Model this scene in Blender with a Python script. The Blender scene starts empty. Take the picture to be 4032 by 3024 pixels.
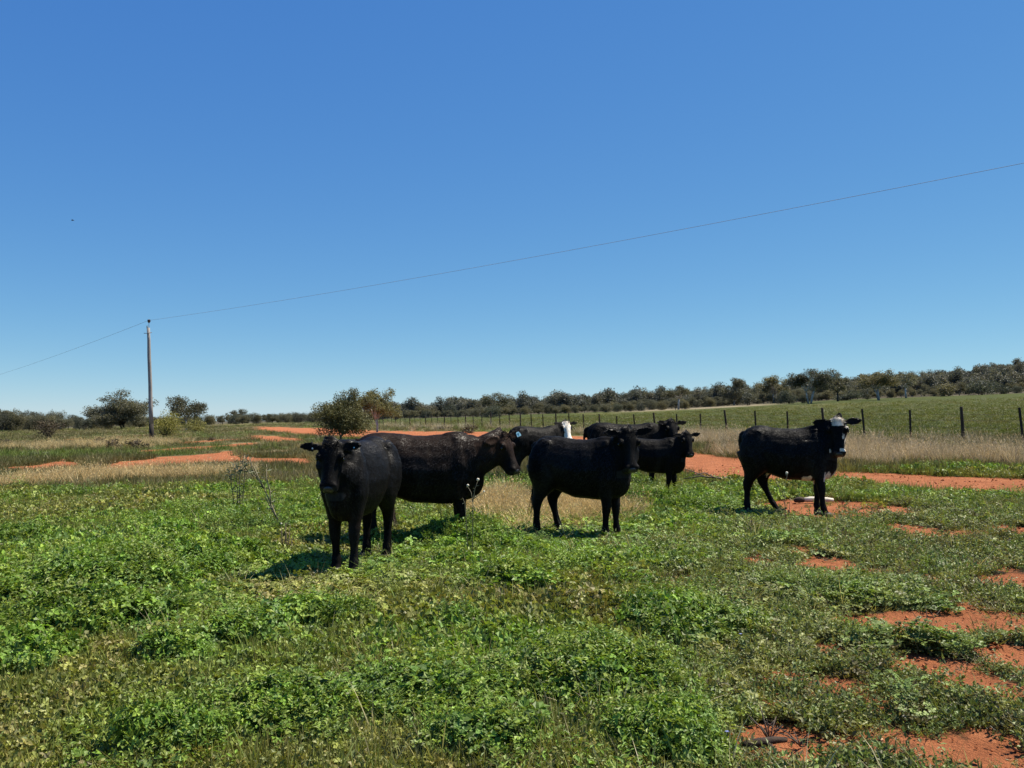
import bpy, bmesh, math, random
import numpy as np
from mathutils import Vector, Matrix, Euler

# ------------------------------------------------------------------ scene, camera, light
S = bpy.context.scene
COL = S.collection
R = math.radians
FPX, PW, PH, EYE = 3500.0, 4032.0, 3024.0, 1.6
PITCH = math.atan(108 / FPX)
cam_d = bpy.data.cameras.new('camera')
cam_d.sensor_width = 36.0
cam_d.lens = FPX / PW * 36.0
cam_d.clip_start = 0.1
cam_d.clip_end = 9000
cam = bpy.data.objects.new('camera', cam_d)
COL.objects.link(cam)
cam.location = (0, 0, EYE)
cam.rotation_euler = (R(90) + PITCH, 0, 0)
S.camera = cam

SUN_EL, SUN_AZ = R(59), R(68)          # azimuth clockwise from the view direction (+Y)
sun_d = bpy.data.lights.new('sun', 'SUN')
sun_d.energy = 5.0
sun_d.angle = R(0.55)
sun_d.color = (1.0, 0.92, 0.78)
sun = bpy.data.objects.new('sun', sun_d)
COL.objects.link(sun)
sv = Vector((math.sin(SUN_AZ) * math.cos(SUN_EL), math.cos(SUN_AZ) * math.cos(SUN_EL), math.sin(SUN_EL)))
sun.rotation_euler = sv.to_track_quat('Z', 'Y').to_euler()
sun.location = (60, 20, 60)

W = bpy.data.worlds.new('World')
S.world = W
W.use_nodes = True
nt = W.node_tree
nt.nodes.clear()
sky = nt.nodes.new('ShaderNodeTexSky')
sky.sky_type = 'NISHITA'
sky.sun_disc = False
sky.sun_elevation = SUN_EL
sky.sun_rotation = SUN_AZ
sky.altitude = 200
sky.air_density = 0.6
sky.dust_density = 0.0
sky.ozone_density = 6.0
# the clear sky, graded to the photograph's saturated blue (one tone curve per channel, all directions alike)
EXPO = 0.85
sep = nt.nodes.new('ShaderNodeSeparateColor')
com = nt.nodes.new('ShaderNodeCombineColor')
nt.links.new(sky.outputs[0], sep.inputs[0])
for ch, (gain, power) in enumerate(((.92, .98), (.90, .70), (.845, .305))):
    m1 = nt.nodes.new('ShaderNodeMath'); m1.operation = 'MULTIPLY'; m1.inputs[1].default_value = .1
    m2 = nt.nodes.new('ShaderNodeMath'); m2.operation = 'POWER'; m2.inputs[1].default_value = power
    m3 = nt.nodes.new('ShaderNodeMath'); m3.operation = 'MULTIPLY'; m3.inputs[1].default_value = gain * 10
    nt.links.new(sep.outputs[ch], m1.inputs[0]); nt.links.new(m1.outputs[0], m2.inputs[0])
    nt.links.new(m2.outputs[0], m3.inputs[0]); nt.links.new(m3.outputs[0], com.inputs[ch])
bg = nt.nodes.new('ShaderNodeBackground')
bg.inputs['Strength'].default_value = 0.1 / 2 ** EXPO
wo = nt.nodes.new('ShaderNodeOutputWorld')
nt.links.new(com.outputs[0], bg.inputs['Color'])
nt.links.new(bg.outputs[0], wo.inputs['Surface'])
S.view_settings.view_transform = 'Standard'
S.view_settings.look = 'None'
S.view_settings.gamma = 1.0
S.view_settings.use_curve_mapping = False
S.view_settings.exposure = EXPO

# ------------------------------------------------------------------ helpers
rng = np.random.default_rng(7)
random.seed(7)


def hash2(ix, iy, seed):
    n = (ix * 374761393 + iy * 668265263 + seed * 974634777) & 0xFFFFFFFF
    n = ((n ^ (n >> 13)) * 1274126177) & 0xFFFFFFFF
    return ((n ^ (n >> 16)) & 0xFFFFFF) / float(0xFFFFFF)


def vnoise(x, y, seed=0):
    x = np.asarray(x, float); y = np.asarray(y, float)
    ix = np.floor(x).astype(np.int64); iy = np.floor(y).astype(np.int64)
    fx = x - ix; fy = y - iy
    fx = fx * fx * (3 - 2 * fx); fy = fy * fy * (3 - 2 * fy)
    a = hash2(ix, iy, seed); b = hash2(ix + 1, iy, seed)
    c = hash2(ix, iy + 1, seed); d = hash2(ix + 1, iy + 1, seed)
    return (a * (1 - fx) + b * fx) * (1 - fy) + (c * (1 - fx) + d * fx) * fy


def fbm(x, y, seed=0, octs=4):
    s = 0; a = 0.5; t = 0
    x = np.asarray(x, float); y = np.asarray(y, float)
    for o in range(octs):
        s = s + a * vnoise(x, y, seed + o * 17); t += a
        x = x * 2.03 + 3.1; y = y * 2.03 + 1.7; a *= 0.5
    return s / t


def sstep(a, b, x):
    t = np.clip((np.asarray(x, float) - a) / (b - a), 0, 1)
    return t * t * (3 - 2 * t)


# terrain: a gentle rise to the right, a slight fall to the left, wooded ridge far behind
U1 = np.array([-1.2, -.6, -.3, -.1, 0, .1, .2, .37, .576, .75, 1.2])
F1 = np.array([-4.8, -3.6, -1.7, -.3, .5, 1.4, 2.5, 4.9, 6.7, 7.8, 10.0])
U2 = np.array([-1.2, -.6, -.32, -.12, .0, .08, .2, .34, .48, .576, .75, 1.2])
F2 = np.array([-12, -10, -8, -3.0, 0.5, 2.5, 6, 11.5, 17, 24.5, 38, 44])


def height(x, y):
    x = np.asarray(x, float); y = np.asarray(y, float)
    yy = np.maximum(y, 0.5)
    u = x / np.maximum(yy, 12.0)
    r = np.minimum(yy, 250) / 250.0
    h = np.interp(u, U1, F1) * r ** 1.216
    t = sstep(240, 520, yy)
    h = h * (1 - t) + np.interp(u, U2, F2) * t
    h = h + sstep(700, 2500, yy) * -30
    far = sstep(8, 60, yy)
    h = h + (fbm(x * .35, y * .35, 3, 3) - .5) * (.10 + .0 * far) * sstep(1.0, 4.0, yy)
    h = h + (fbm(x * .06, y * .06, 5, 3) - .5) * .38 * far * (1 - .75 * sstep(.15, .4, u))
    return h


def hz(x, y):
    return float(height(np.array([x]), np.array([y]))[0])


def ray(px, py):
    a = (px - PW / 2) / FPX; b = -(py - PH / 2) / FPX
    return Vector((a, math.cos(PITCH) - b * math.sin(PITCH), math.sin(PITCH) + b * math.cos(PITCH)))


def at(px, py, Y):
    """world point seen at photo pixel (px, py) at depth Y."""
    d = ray(px, py)
    return Vector((0, 0, EYE)) + d * (Y / d.y)


def on_ground(px, py, ymax=400.0):
    d = ray(px, py)
    ys = np.concatenate([np.arange(2.5, 40, .05), np.arange(40, ymax, .5)])
    xs = d.x / d.y * ys
    zs = EYE + d.z / d.y * ys
    k = np.nonzero(zs < height(xs, ys))[0]
    i = k[0] if len(k) else len(ys) - 1
    return float(xs[i]), float(ys[i])


def obj(name, me, parent=None, mats=(), loc=None):
    for m in mats:
        me.materials.append(m)
    o = bpy.data.objects.new(name, me)
    COL.objects.link(o)
    if parent is not None:
        o.parent = parent
    if loc is not None:
        o.location = loc
    return o


def empty(name, loc=(0, 0, 0), rz=0.0):
    o = bpy.data.objects.new(name, None)
    o.empty_display_size = .2
    COL.objects.link(o)
    o.location = loc
    o.rotation_euler = (0, 0, rz)
    return o


def tag(o, label=None, cat=None, group=None, kind=None):
    if label: o['label'] = label
    if cat: o['category'] = cat
    if group: o['group'] = group
    if kind: o['kind'] = kind
    return o


def mesh_np(name, V, F, smooth=False, var=None):
    """V (n,3); F a list of index arrays or an (m,3|4) int array."""
    me = bpy.data.meshes.new(name)
    V = np.asarray(V, np.float32)
    F = np.asarray(F, np.int32)
    n, k = F.shape
    me.vertices.add(len(V)); me.vertices.foreach_set('co', V.ravel())
    me.loops.add(n * k); me.loops.foreach_set('vertex_index', F.ravel())
    me.polygons.add(n)
    me.polygons.foreach_set('loop_start', np.arange(0, n * k, k, dtype=np.int32))
    me.polygons.foreach_set('loop_total', np.full(n, k, np.int32))
    me.polygons.foreach_set('use_smooth', np.full(n, smooth, bool))
    me.update(calc_edges=True)
    me.validate()
    if var is not None:
        a = me.attributes.new('var', 'FLOAT', 'POINT')
        a.data.foreach_set('value', np.asarray(var, np.float32))
    return me


def color_attr(me, name, C):
    a = me.attributes.new(name, 'FLOAT_COLOR', 'POINT')
    C = np.asarray(C, np.float32)
    if C.shape[1] == 3:
        C = np.hstack([C, np.ones((len(C), 1), np.float32)])
    a.data.foreach_set('color', C.ravel())


class MB:
    """collects tubes and loops into one triangle/quad mesh through bmesh."""
    def __init__(self):
        self.bm = bmesh.new()

    def rings(self, rings, cap=True):
        bm = self.bm
        vs = [[bm.verts.new(p) for p in r] for r in rings]
        n = len(vs[0])
        for a, b in zip(vs[:-1], vs[1:]):
            for i in range(n):
                bm.faces.new((a[i], a[(i + 1) % n], b[(i + 1) % n], b[i]))
        if cap:
            bm.faces.new(vs[0][::-1]); bm.faces.new(vs[-1])
        return vs

    def tube(self, pts, radii, n=8, squash=1.0, cap=True):
        pts = [Vector(p) for p in pts]
        rings = []
        side = None
        for i, p in enumerate(pts):
            t = (pts[min(i + 1, len(pts) - 1)] - pts[max(i - 1, 0)]).normalized()
            if side is None:
                ref = Vector((0, 0, 1)) if abs(t.z) < .9 else Vector((1, 0, 0))
                side = t.cross(ref).normalized()
            side = (side - t * side.dot(t)).normalized()
            up = side.cross(t)
            r = radii[i] if hasattr(radii, '__len__') else radii
            rings.append([p + (side * math.cos(2 * math.pi * k / n) + up * math.sin(2 * math.pi * k / n) * squash) * r for k in range(n)])
        return self.rings(rings, cap)

    def box(self, c, s, rot=None):
        m = Matrix.Translation(c) @ (rot.to_matrix().to_4x4() if rot else Matrix()) @ Matrix.Diagonal((s[0], s[1], s[2], 1))
        bmesh.ops.create_cube(self.bm, size=1.0, matrix=m)

    def mesh(self, name, smooth=True):
        me = bpy.data.meshes.new(name)
        bmesh.ops.recalc_face_normals(self.bm, faces=self.bm.faces)
        for f in self.bm.faces: f.smooth = smooth
        self.bm.to_mesh(me); self.bm.free()
        return me


# ------------------------------------------------------------------ materials
def mat(name):
    m = bpy.data.materials.new(name)
    m.use_nodes = True
    t = m.node_tree
    t.nodes.clear()
    out = t.nodes.new('ShaderNodeOutputMaterial')
    p = t.nodes.new('ShaderNodeBsdfPrincipled')
    t.links.new(p.outputs[0], out.inputs['Surface'])
    return m, t, p, out


def N(t, typ, **kw):
    n = t.nodes.new(typ)
    for k, v in kw.items():
        setattr(n, k, v)
    return n


def noise(t, scale, detail=4, vec=None, rough=.55):
    n = N(t, 'ShaderNodeTexNoise')
    n.inputs['Scale'].default_value = scale
    n.inputs['Detail'].default_value = detail
    n.inputs['Roughness'].default_value = rough
    if vec is not None: t.links.new(vec, n.inputs['Vector'])
    return n.outputs['Fac']


def ramp(t, fac, stops):
    r = N(t, 'ShaderNodeValToRGB')
    e = r.color_ramp.elements
    while len(e) < len(stops): e.new(.5)
    for i, (p, c) in enumerate(stops):
        e[i].position = p; e[i].color = (*c, 1)
    t.links.new(fac, r.inputs['Fac'])
    return r.outputs['Color']


def mixc(t, fac, a, b, mode='MIX'):
    n = N(t, 'ShaderNodeMix', data_type='RGBA', blend_type=mode)
    for sock, v in ((n.inputs[0], fac), (n.inputs[6], a), (n.inputs[7], b)):
        if isinstance(v, bpy.types.NodeSocket): t.links.new(v, sock)
        elif isinstance(v, (int, float)): sock.default_value = v
        else: sock.default_value = (*v, 1)
    return n.outputs[2]


def math_n(t, op, a, b=None, clamp=False):
    n = N(t, 'ShaderNodeMath', operation=op, use_clamp=clamp)
    for i, v in enumerate((a, b)):
        if v is None: continue
        if isinstance(v, bpy.types.NodeSocket): t.links.new(v, n.inputs[i])
        else: n.inputs[i].default_value = v
    return n.outputs[0]


def bump(t, h, p, strength=.5, dist=.02):
    b = N(t, 'ShaderNodeBump')
    b.inputs['Strength'].default_value = strength
    b.inputs['Distance'].default_value = dist
    t.links.new(h, b.inputs['Height'])
    t.links.new(b.outputs[0], p.inputs['Normal'])


def leaf_mat(name, instancer=True, col=(.06, .1, .02), trans=.35, rough=.45, spec=.4, vmin=.55, vmax=1.35, tcol=(1.25, 1.2, .6)):
    m, t, p, out = mat(name)
    if instancer:
        a = N(t, 'ShaderNodeAttribute', attribute_type='INSTANCER', attribute_name='tint')
        base = a.outputs['Color']
    else:
        rgb = N(t, 'ShaderNodeRGB'); rgb.outputs[0].default_value = (*col, 1)
        oi = N(t, 'ShaderNodeObjectInfo')
        base = mixc(t, 1.0, rgb.outputs[0], ramp(t, oi.outputs['Random'], [(.0, (.62, .64, .66)), (.5, (.95, .93, .90)), (1.0, (1.22, 1.16, 1.05))]), 'MULTIPLY')
    v = N(t, 'ShaderNodeAttribute', attribute_type='GEOMETRY', attribute_name='var')
    mr = N(t, 'ShaderNodeMapRange')
    mr.inputs['To Min'].default_value = vmin; mr.inputs['To Max'].default_value = vmax
    t.links.new(v.outputs['Fac'], mr.inputs['Value'])
    c = mixc(t, 1.0, base, mr.outputs[0], 'MULTIPLY')
    t.links.new(c, p.inputs['Base Color'])
    p.inputs['Roughness'].default_value = rough
    p.inputs['Specular IOR Level'].default_value = spec
    if trans > 0:
        tr = N(t, 'ShaderNodeBsdfTranslucent')
        c2 = mixc(t, 1.0, c, tcol, 'MULTIPLY')
        t.links.new(c2, tr.inputs['Color'])
        mx = N(t, 'ShaderNodeMixShader'); mx.inputs[0].default_value = trans
        t.links.new(p.outputs[0], mx.inputs[1]); t.links.new(tr.outputs[0], mx.inputs[2])
        t.links.new(mx.outputs[0], out.inputs['Surface'])
    return m


def plain_mat(name, c1, c2, scale=8, rough=.8, stretch=(1, 1, 1), bmp=.3, bd=.01, spec=.3):
    m, t, p, out = mat(name)
    tc = N(t, 'ShaderNodeTexCoord'); mp = N(t, 'ShaderNodeMapping')
    mp.inputs['Scale'].default_value = stretch
    t.links.new(tc.outputs['Object'], mp.inputs['Vector'])
    f = noise(t, scale, 5, mp.outputs[0], .65)
    t.links.new(ramp(t, f, [(.3, c1), (.7, c2)]), p.inputs['Base Color'])
    p.inputs['Roughness'].default_value = rough
    p.inputs['Specular IOR Level'].default_value = spec
    if bmp: bump(t, f, p, bmp, bd)
    return m


M_LEAF = leaf_mat('ground leaf', trans=.26, spec=.28, rough=.5, vmin=.42, vmax=1.45)
M_GRASS = leaf_mat('green blade', trans=.28, spec=.22, rough=.55, vmin=.42, vmax=1.5)
M_DRY = leaf_mat('dry blade', trans=.25, spec=.25, rough=.6, vmin=.5, vmax=1.3, tcol=(1.1, 1.0, .8))
M_TREE = leaf_mat('scattered tree leaf', trans=.3, spec=.3, rough=.55, vmin=.45, vmax=1.5, tcol=(1.1, 1.1, .7))
M_BARK = plain_mat('grey bark', (.14, .12, .10), (.34, .31, .27), 6, .85, (1, 1, .25))
M_PALEBARK = plain_mat('pale gum bark', (.30, .27, .23), (.58, .54, .48), 3, .75, (1, 1, .4))
M_DARKBARK = plain_mat('dark bark', (.04, .035, .03), (.12, .10, .08), 6, .9, (1, 1, .3))
M_TWIG = plain_mat('dry twig', (.07, .05, .04), (.2, .16, .12), 30, .9)
M_PALETWIG = plain_mat('bleached stalk', (.15, .12, .075), (.30, .26, .17), 30, .85)


# ------------------------------------------------------------------ ground masks
def poly_sd(px, py, poly):
    """signed distance to a polygon, negative inside."""
    poly = np.asarray(poly, float)
    d = np.full(px.shape, 1e18); s = np.ones(px.shape)
    n = len(poly); j = n - 1
    for i in range(n):
        ex, ey = poly[j] - poly[i]
        wx = px - poly[i, 0]; wy = py - poly[i, 1]
        q = np.clip((wx * ex + wy * ey) / (ex * ex + ey * ey + 1e-12), 0, 1)
        d = np.minimum(d, (wx - ex * q) ** 2 + (wy - ey * q) ** 2)
        c1 = py >= poly[i, 1]; c2 = py < poly[j, 1]; c3 = ex * wy > ey * wx
        flip = (c1 & c2 & c3) | (~c1 & ~c2 & ~c3)
        s = np.where(flip, -s, s); j = i
    return s * np.sqrt(d)


ROAD_UP = [(1030, 1680), (1150, 1686), (1300, 1691), (1450, 1697), (1700, 1700), (1960, 1704), (2300, 1722), (2600, 1762), (2729, 1786), (2880, 1803), (3100, 1838), (3309, 1860), (3616, 1871), (4032, 1887), (4700, 1912)]
ROAD_LO = [(1030, 1688), (1150, 1702), (1300, 1716), (1450, 1725), (1700, 1732), (1960, 1740), (2300, 1778), (2500, 1830), (2688, 1880), (2880, 1906), (3037, 1914), (3309, 1910), (3616, 1932), (4032, 1952), (4700, 1990)]
ROAD = [on_ground(*p) for p in ROAD_UP] + [on_ground(*p) for p in ROAD_LO[::-1]]
STRIP_A = [(385, 1840), (480, 1818), (640, 1802), (800, 1790), (905, 1776), (925, 1794), (1010, 1802), (1220, 1806), (1230, 1832), (1000, 1832), (860, 1832), (640, 1846), (520, 1866), (420, 1870)]
STRIP_B = [(20, 1842), (118, 1836), (200, 1824), (240, 1808), (285, 1808), (280, 1822), (320, 1830), (310, 1850), (180, 1856), (20, 1860)]
STRIP_C = [(995, 1716), (1080, 1716), (1170, 1728), (1180, 1738), (1060, 1738), (1000, 1730)]
POLYS = [[on_ground(*p) for p in q] for q in (STRIP_A, STRIP_B, STRIP_C)]
PATCH = [  # photo ellipses of bare red soil: centre, half sizes, strength
    (3240, 2218, 100, 30, 1.1), (3540, 2077, 75, 22, 1), (2960, 2195, 90, 8, .9), (3980, 2283, 140, 27, 1.1), (3620, 2440, 210, 42, 1.0), (3760, 2425, 150, 34, 1.0), (3900, 2930, 200, 40, 1.0), (3880, 2690, 90, 18, .8),
    (3640, 2612, 160, 32, 1.0), (4020, 2600, 95, 95, 1.0), (3060, 2920, 200, 50, 1.1), (3800, 2975, 360, 55, 1.05), (3340, 2430, 70, 18, .8),
    (3260, 2540, 60, 25, .75), (3320, 2705, 30, 22, .8), (3230, 1985, 190, 26, .75), (3400, 2000, 110, 18, .8), (3200, 2012, 110, 16, 1.0), (3120, 1975, 180, 10, .7), (3990, 2082, 80, 12, .8),
    (3820, 2212, 110, 10, .6), (2700, 2280, 110, 25, .55), (660, 2175, 60, 9, .7), (30, 1850, 40, 8, 1), (780, 1763, 95, 9, .9), (950, 1750, 60, 6, .9), (480, 1720, 45, 6, .8),
    (3700, 2800, 120, 30, .5), (3420, 2890, 60, 40, .6), (3980, 2860, 70, 30, .7), (3470, 1985, 60, 8, .7), (540, 2520, 70, 18, .45), (130, 2560, 120, 20, .45), (1080, 2440, 70, 14, .4), (850, 1735, 60, 5, .7), (1120, 1775, 70, 5, .5)]
PATCHW = []
for cx, cy, rx, ry, st in PATCH:
    X0, Y0 = on_ground(cx, cy)
    Yt = on_ground(cx, cy - ry)[1]; Yb = on_ground(cx, cy + ry)[1]
    dn = .10 * max(0, Y0 - 2.0) / 1.6                     # the low plants in front would hide the near edge
    PATCHW.append((X0, (Yt + Yb) / 2 - dn * .5, rx * 1.22 / FPX * Y0, max((Yt - Yb) / 2, .12) * 1.12 + dn * .5, st))


def road_mask(x, y):
    sd = poly_sd(x, y, ROAD)
    w = .10 + .012 * np.maximum(y, 0)
    j = (fbm(x * 1.3, y * 1.3, 91, 4) - .5) * .9
    return sstep(.55, -.35, sd / (w * 4) + j)


def rightness(x, y):
    """the drier side by the track, where the cover is thin and grey-green."""
    return sstep(.12, .34, x / np.maximum(y, 1) + (fbm(x * .6, y * .6, 77, 3) - .5) * .18) * sstep(16, 11, y)


def bare_mask(x, y, grow=0.0):
    """bare red soil, 0 to 1; grow widens the gaps that the plants keep clear."""
    b = road_mask(x, y)
    for q in POLYS:
        sd = poly_sd(x, y, q)
        b = np.maximum(b, sstep(.5, -.3, sd / .8 + (fbm(x * .9, y * .9, 41, 4) - .5) * 1.6))
    for X0, Y0, rx, ry, st in PATCHW:
        q = np.sqrt(((x - X0) / (rx + grow)) ** 2 + ((y - Y0 + grow * .045 * Y0) / (ry + grow * (1 + .05 * Y0))) ** 2)
        b = np.maximum(b, st * sstep(1.3, .55, q + (fbm(x * 3.1, y * 3.1, 61, 4) - .5) * 1.3))
    rt = rightness(x, y)
    b = np.maximum(b, rt * .60 * sstep(.595 - .02 * (grow > 0), .69, fbm(x * 1.1 + 5, y * 1.1, 67, 4)))
    return np.clip(b, 0, 1)


def veg_bare(x, y):
    return bare_mask(x, y, .055 + .06 * sstep(4.5, 9, y))


FENCE0 = np.array([.507 * 30.8, 30.8]); FENCEV = np.array([-.0809 * 30.8, .2132 * 30.8])


def fence_side(x, y):
    """signed metres from the fence line, positive in the paddock beyond it."""
    d = FENCEV / np.linalg.norm(FENCEV)
    return (x - FENCE0[0]) * d[1] - (y - FENCE0[1]) * d[0]


# ------------------------------------------------------------------ ground sheet
def graded(lo, hi, step, a, b, g):
    c = list(np.arange(a, b, step))
    s = step; v = c[-1]
    up = []
    while v < hi:
        s *= g; v += s; up.append(v)
    s = step; v = c[0]
    dn = []
    while v > lo:
        s *= g; v -= s; dn.append(v)
    return np.array(dn[::-1] + c + up)


gx = graded(-2600, 2600, .11, -6.5, 7.5, 1.045)
gy = graded(-60, 3600, .11, 3.2, 16.5, 1.03)
GX, GY = np.meshgrid(gx, gy)
gxf, gyf = GX.ravel(), GY.ravel()
bare = bare_mask(gxf, gyf)
gh = height(gxf, gyf) - .02 * bare * sstep(60, 10, gyf)
nx, ny = len(gx), len(gy)
ii = np.arange(nx * ny).reshape(ny, nx)
quads = np.stack([ii[:-1, :-1].ravel(), ii[:-1, 1:].ravel(), ii[1:, 1:].ravel(), ii[1:, :-1].ravel()], 1)
gme = mesh_np('ground', np.stack([gxf, gyf, gh], 1), quads, True)


def soil_colour(x, y):
    """ground cover colour: litter under the plants near by, meadow further off."""
    n1 = fbm(x * .12, y * .12, 11, 4)[:, None]; n2 = fbm(x * .5, y * .5, 21, 4)[:, None]
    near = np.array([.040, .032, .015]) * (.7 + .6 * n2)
    olive = np.array([.120, .102, .044]) * (.75 + .5 * n2)
    green = np.array([.072, .085, .024]) * (.75 + .5 * n2)
    straw = np.array([.27, .215, .115]) * (.8 + .4 * n2)
    mid = olive * (1 - sstep(.38, .62, n1)) + green * sstep(.38, .62, n1)
    k = sstep(.55, .75, fbm(x * .2, y * .35, 33, 4))[:, None]
    mid = mid * (1 - k * .7) + straw * k * .7
    fs = fence_side(x, y)[:, None]
    pad = np.array([.055, .068, .014]) * (.8 + .35 * n2 + .25 * (n1 - .5))
    kk = sstep(.5, .8, fbm(x * .05, y * .02, 44, 3))[:, None]
    pad = pad * (1 - kk * .5) + np.array([.12, .115, .04]) * kk * .5
    p = sstep(-.5, 1.5, fs)
    mid = mid * (1 - p) + pad * p
    ru = (x / np.maximum(y, 1))
    rough = (sstep(.10, .14, ru) * sstep(.33, .26, ru) * sstep(206, 216, y + 14 * (n1[:, 0] - .5)))[:, None]
    mid = mid * (1 - rough * .85) + np.array([.24, .20, .13]) * (.7 + .6 * n2) * rough * .85
    woods = np.array([.085, .075, .05]) * (.7 + .6 * n2)
    w = (sstep(235, 275, y) * (1 - 0 * y))[:, None]
    mid = mid * (1 - w) + woods * w
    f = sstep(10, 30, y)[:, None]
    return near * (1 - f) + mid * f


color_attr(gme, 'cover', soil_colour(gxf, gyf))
a = gme.attributes.new('bare', 'FLOAT', 'POINT'); a.data.foreach_set('value', bare.astype(np.float32))
m, t, p, out = mat('red earth and litter')
geo = N(t, 'ShaderNodeNewGeometry')
pos = geo.outputs['Position']
cov = N(t, 'ShaderNodeAttribute', attribute_name='cover').outputs['Color']
bar = N(t, 'ShaderNodeAttribute', attribute_name='bare').outputs['Fac']
fine = noise(t, 9, 6, pos, .7)
grain = noise(t, 60, 4, pos, .7)
lump = noise(t, 2.2, 6, pos, .66)
dirt = ramp(t, lump, [(.3, (.285, .098, .041)), (.55, (.39, .142, .060)), (.78, (.47, .195, .095))])
dirt = mixc(t, .55, dirt, ramp(t, grain, [(.3, (.55, .5, .45)), (.6, (1.05, 1.05, 1.05)), (.8, (1.35, 1.3, 1.25))]), 'MULTIPLY')
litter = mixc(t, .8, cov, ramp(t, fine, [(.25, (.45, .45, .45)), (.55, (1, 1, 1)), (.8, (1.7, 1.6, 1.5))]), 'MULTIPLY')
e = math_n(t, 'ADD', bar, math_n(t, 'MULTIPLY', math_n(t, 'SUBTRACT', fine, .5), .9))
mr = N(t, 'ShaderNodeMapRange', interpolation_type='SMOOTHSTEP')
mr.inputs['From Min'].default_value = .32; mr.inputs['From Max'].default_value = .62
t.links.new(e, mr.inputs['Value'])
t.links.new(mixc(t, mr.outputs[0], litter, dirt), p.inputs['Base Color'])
p.inputs['Roughness'].default_value = .95
p.inputs['Specular IOR Level'].default_value = .12
bump(t, math_n(t, 'ADD', math_n(t, 'MULTIPLY', lump, 1.6), math_n(t, 'ADD', fine, math_n(t, 'MULTIPLY', grain, .45))), p, 1.0, .07)
ground = obj('ground', gme, None, [m])
tag(ground, 'red earth paddock under green ground cover, crossed by a red dirt track', kind='structure')


# ------------------------------------------------------------------ ground vegetation prototypes
class LB:
    """collects small leaves and blades (triangles) with a 'var' shade per leaf."""
    def __init__(self, seed):
        self.V = []; self.F = []; self.var = []; self.r = random.Random(seed)

    def leaf(self, c, d, n, L, Wd, var, fold=.18, droop=.1):
        c = Vector(c); d = Vector(d).normalized(); n = Vector(n).normalized()
        s = d.cross(n)
        if s.length < 1e-3: s = d.cross(Vector((.3, .8, .5)))
        s.normalize(); n = s.cross(d)
        i = len(self.V)
        self.V += [c, c + d * L * .5 + s * Wd * .5 + n * Wd * fold, c + d * L - n * L * droop, c + d * L * .5 - s * Wd * .5 + n * Wd * fold]
        self.F += [(i, i + 1, i + 2), (i, i + 2, i + 3)]
        self.var += [var] * 4

    def blade(self, c, d, L, w, bend, var, segs=3, head=0.0):
        c = Vector(c); d = Vector(d).normalized()
        side = d.cross(Vector((self.r.uniform(-1, 1), self.r.uniform(-1, 1), .1))).normalized()
        hd = Vector((d.x, d.y, 0)); hd = hd.normalized() if hd.length > 1e-3 else Vector((self.r.uniform(-1, 1), self.r.uniform(-1, 1), 0)).normalized()
        i = len(self.V); p = c.copy(); dd = d.copy()
        for k in range(segs):
            ww = w * (1 - .75 * k / segs)
            self.V += [p + side * ww * .5, p - side * ww * .5]
            self.var += [var * (.6 + .4 * k / segs)] * 2
            dd = (dd + (hd - Vector((0, 0, .55))) * bend / segs).normalized()
            p = p + dd * L / segs
        self.V.append(p); self.var.append(var)
        for k in range(segs - 1):
            q = i + 2 * k
            self.F += [(q, q + 1, q + 3), (q, q + 3, q + 2)]
        q = i + 2 * (segs - 1)
        self.F.append((q, q + 1, q + 2))
        if head > 0:
            for _ in range(5):
                o = Vector((self.r.gauss(0, .3), self.r.gauss(0, .3), self.r.uniform(-.2, 1))) * head
                self.leaf(p - dd * head * self.r.random() * 1.5, dd + o * 2 / max(head, 1e-3) * .4, side, head * .9, head * .35, min(1, var * 1.25))

    def mesh(self, name, m):
        me = mesh_np(name, np.array([tuple(v) for v in self.V]), self.F, False, self.var)
        me.materials.append(m)
        return me


def sph(r):
    while True:
        v = Vector((r.uniform(-1, 1), r.uniform(-1, 1), r.uniform(-1, 1)))
        if .05 < v.length < 1: return v


def clover_proto(seed, n=44, rad=.13, H=.10, L=.024):
    b = LB(seed); r = b.r
    for _ in range(n):
        a = r.uniform(0, 6.283); q = math.sqrt(r.random()); z = H * (1 - q * q * .75) * r.uniform(.35, 1)
        c = Vector((rad * q * math.cos(a), rad * q * math.sin(a), z))
        nn = Vector((math.cos(a) * q * .7, math.sin(a) * q * .7, 1)) + sph(r) * 1.25
        nn.normalize()
        t = nn.cross(Vector((r.uniform(-1, 1), r.uniform(-1, 1), .2))).normalized(); bt = nn.cross(t)
        v = r.random(); l = L * r.uniform(.7, 1.3)
        for k in range(3):
            th = k * 2.094 + r.uniform(-.2, .2)
            b.leaf(c, t * math.cos(th) + bt * math.sin(th), nn, l, l * .95, v)
        if r.random() < .3:
            b.blade((c.x * .5, c.y * .5, 0), c, c.length, .003, 0, .35, 1)
    return b.mesh('clover_clump', M_LEAF)


def broad_proto(seed, n=26, rad=.15, H=.2, L=.06):
    b = LB(seed); r = b.r
    for _ in range(n):
        a = r.uniform(0, 6.283); q = math.sqrt(r.random()); z = H * (1 - q * q * .6) * r.uniform(.3, 1)
        c = Vector((rad * q * math.cos(a), rad * q * math.sin(a), z))
        d = Vector((math.cos(a), math.sin(a), r.uniform(-.2, .7))) + sph(r) * .5
        v = r.random(); l = L * r.uniform(.6, 1.25)
        for k in (-.7, 0, .7):
            dd = Matrix.Rotation(k, 3, 'Z') @ d
            b.leaf(c, dd, Vector((0, 0, 1)) + sph(r) * .5, l * (1 if k == 0 else .75), l * .55, v, .1, .2)
        b.blade((c.x * .25, c.y * .25, 0), c - Vector((c.x * .25, c.y * .25, 0)), c.length, .005, .0, .4, 1)
    return b.mesh('broadleaf_clump', M_LEAF)


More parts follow.
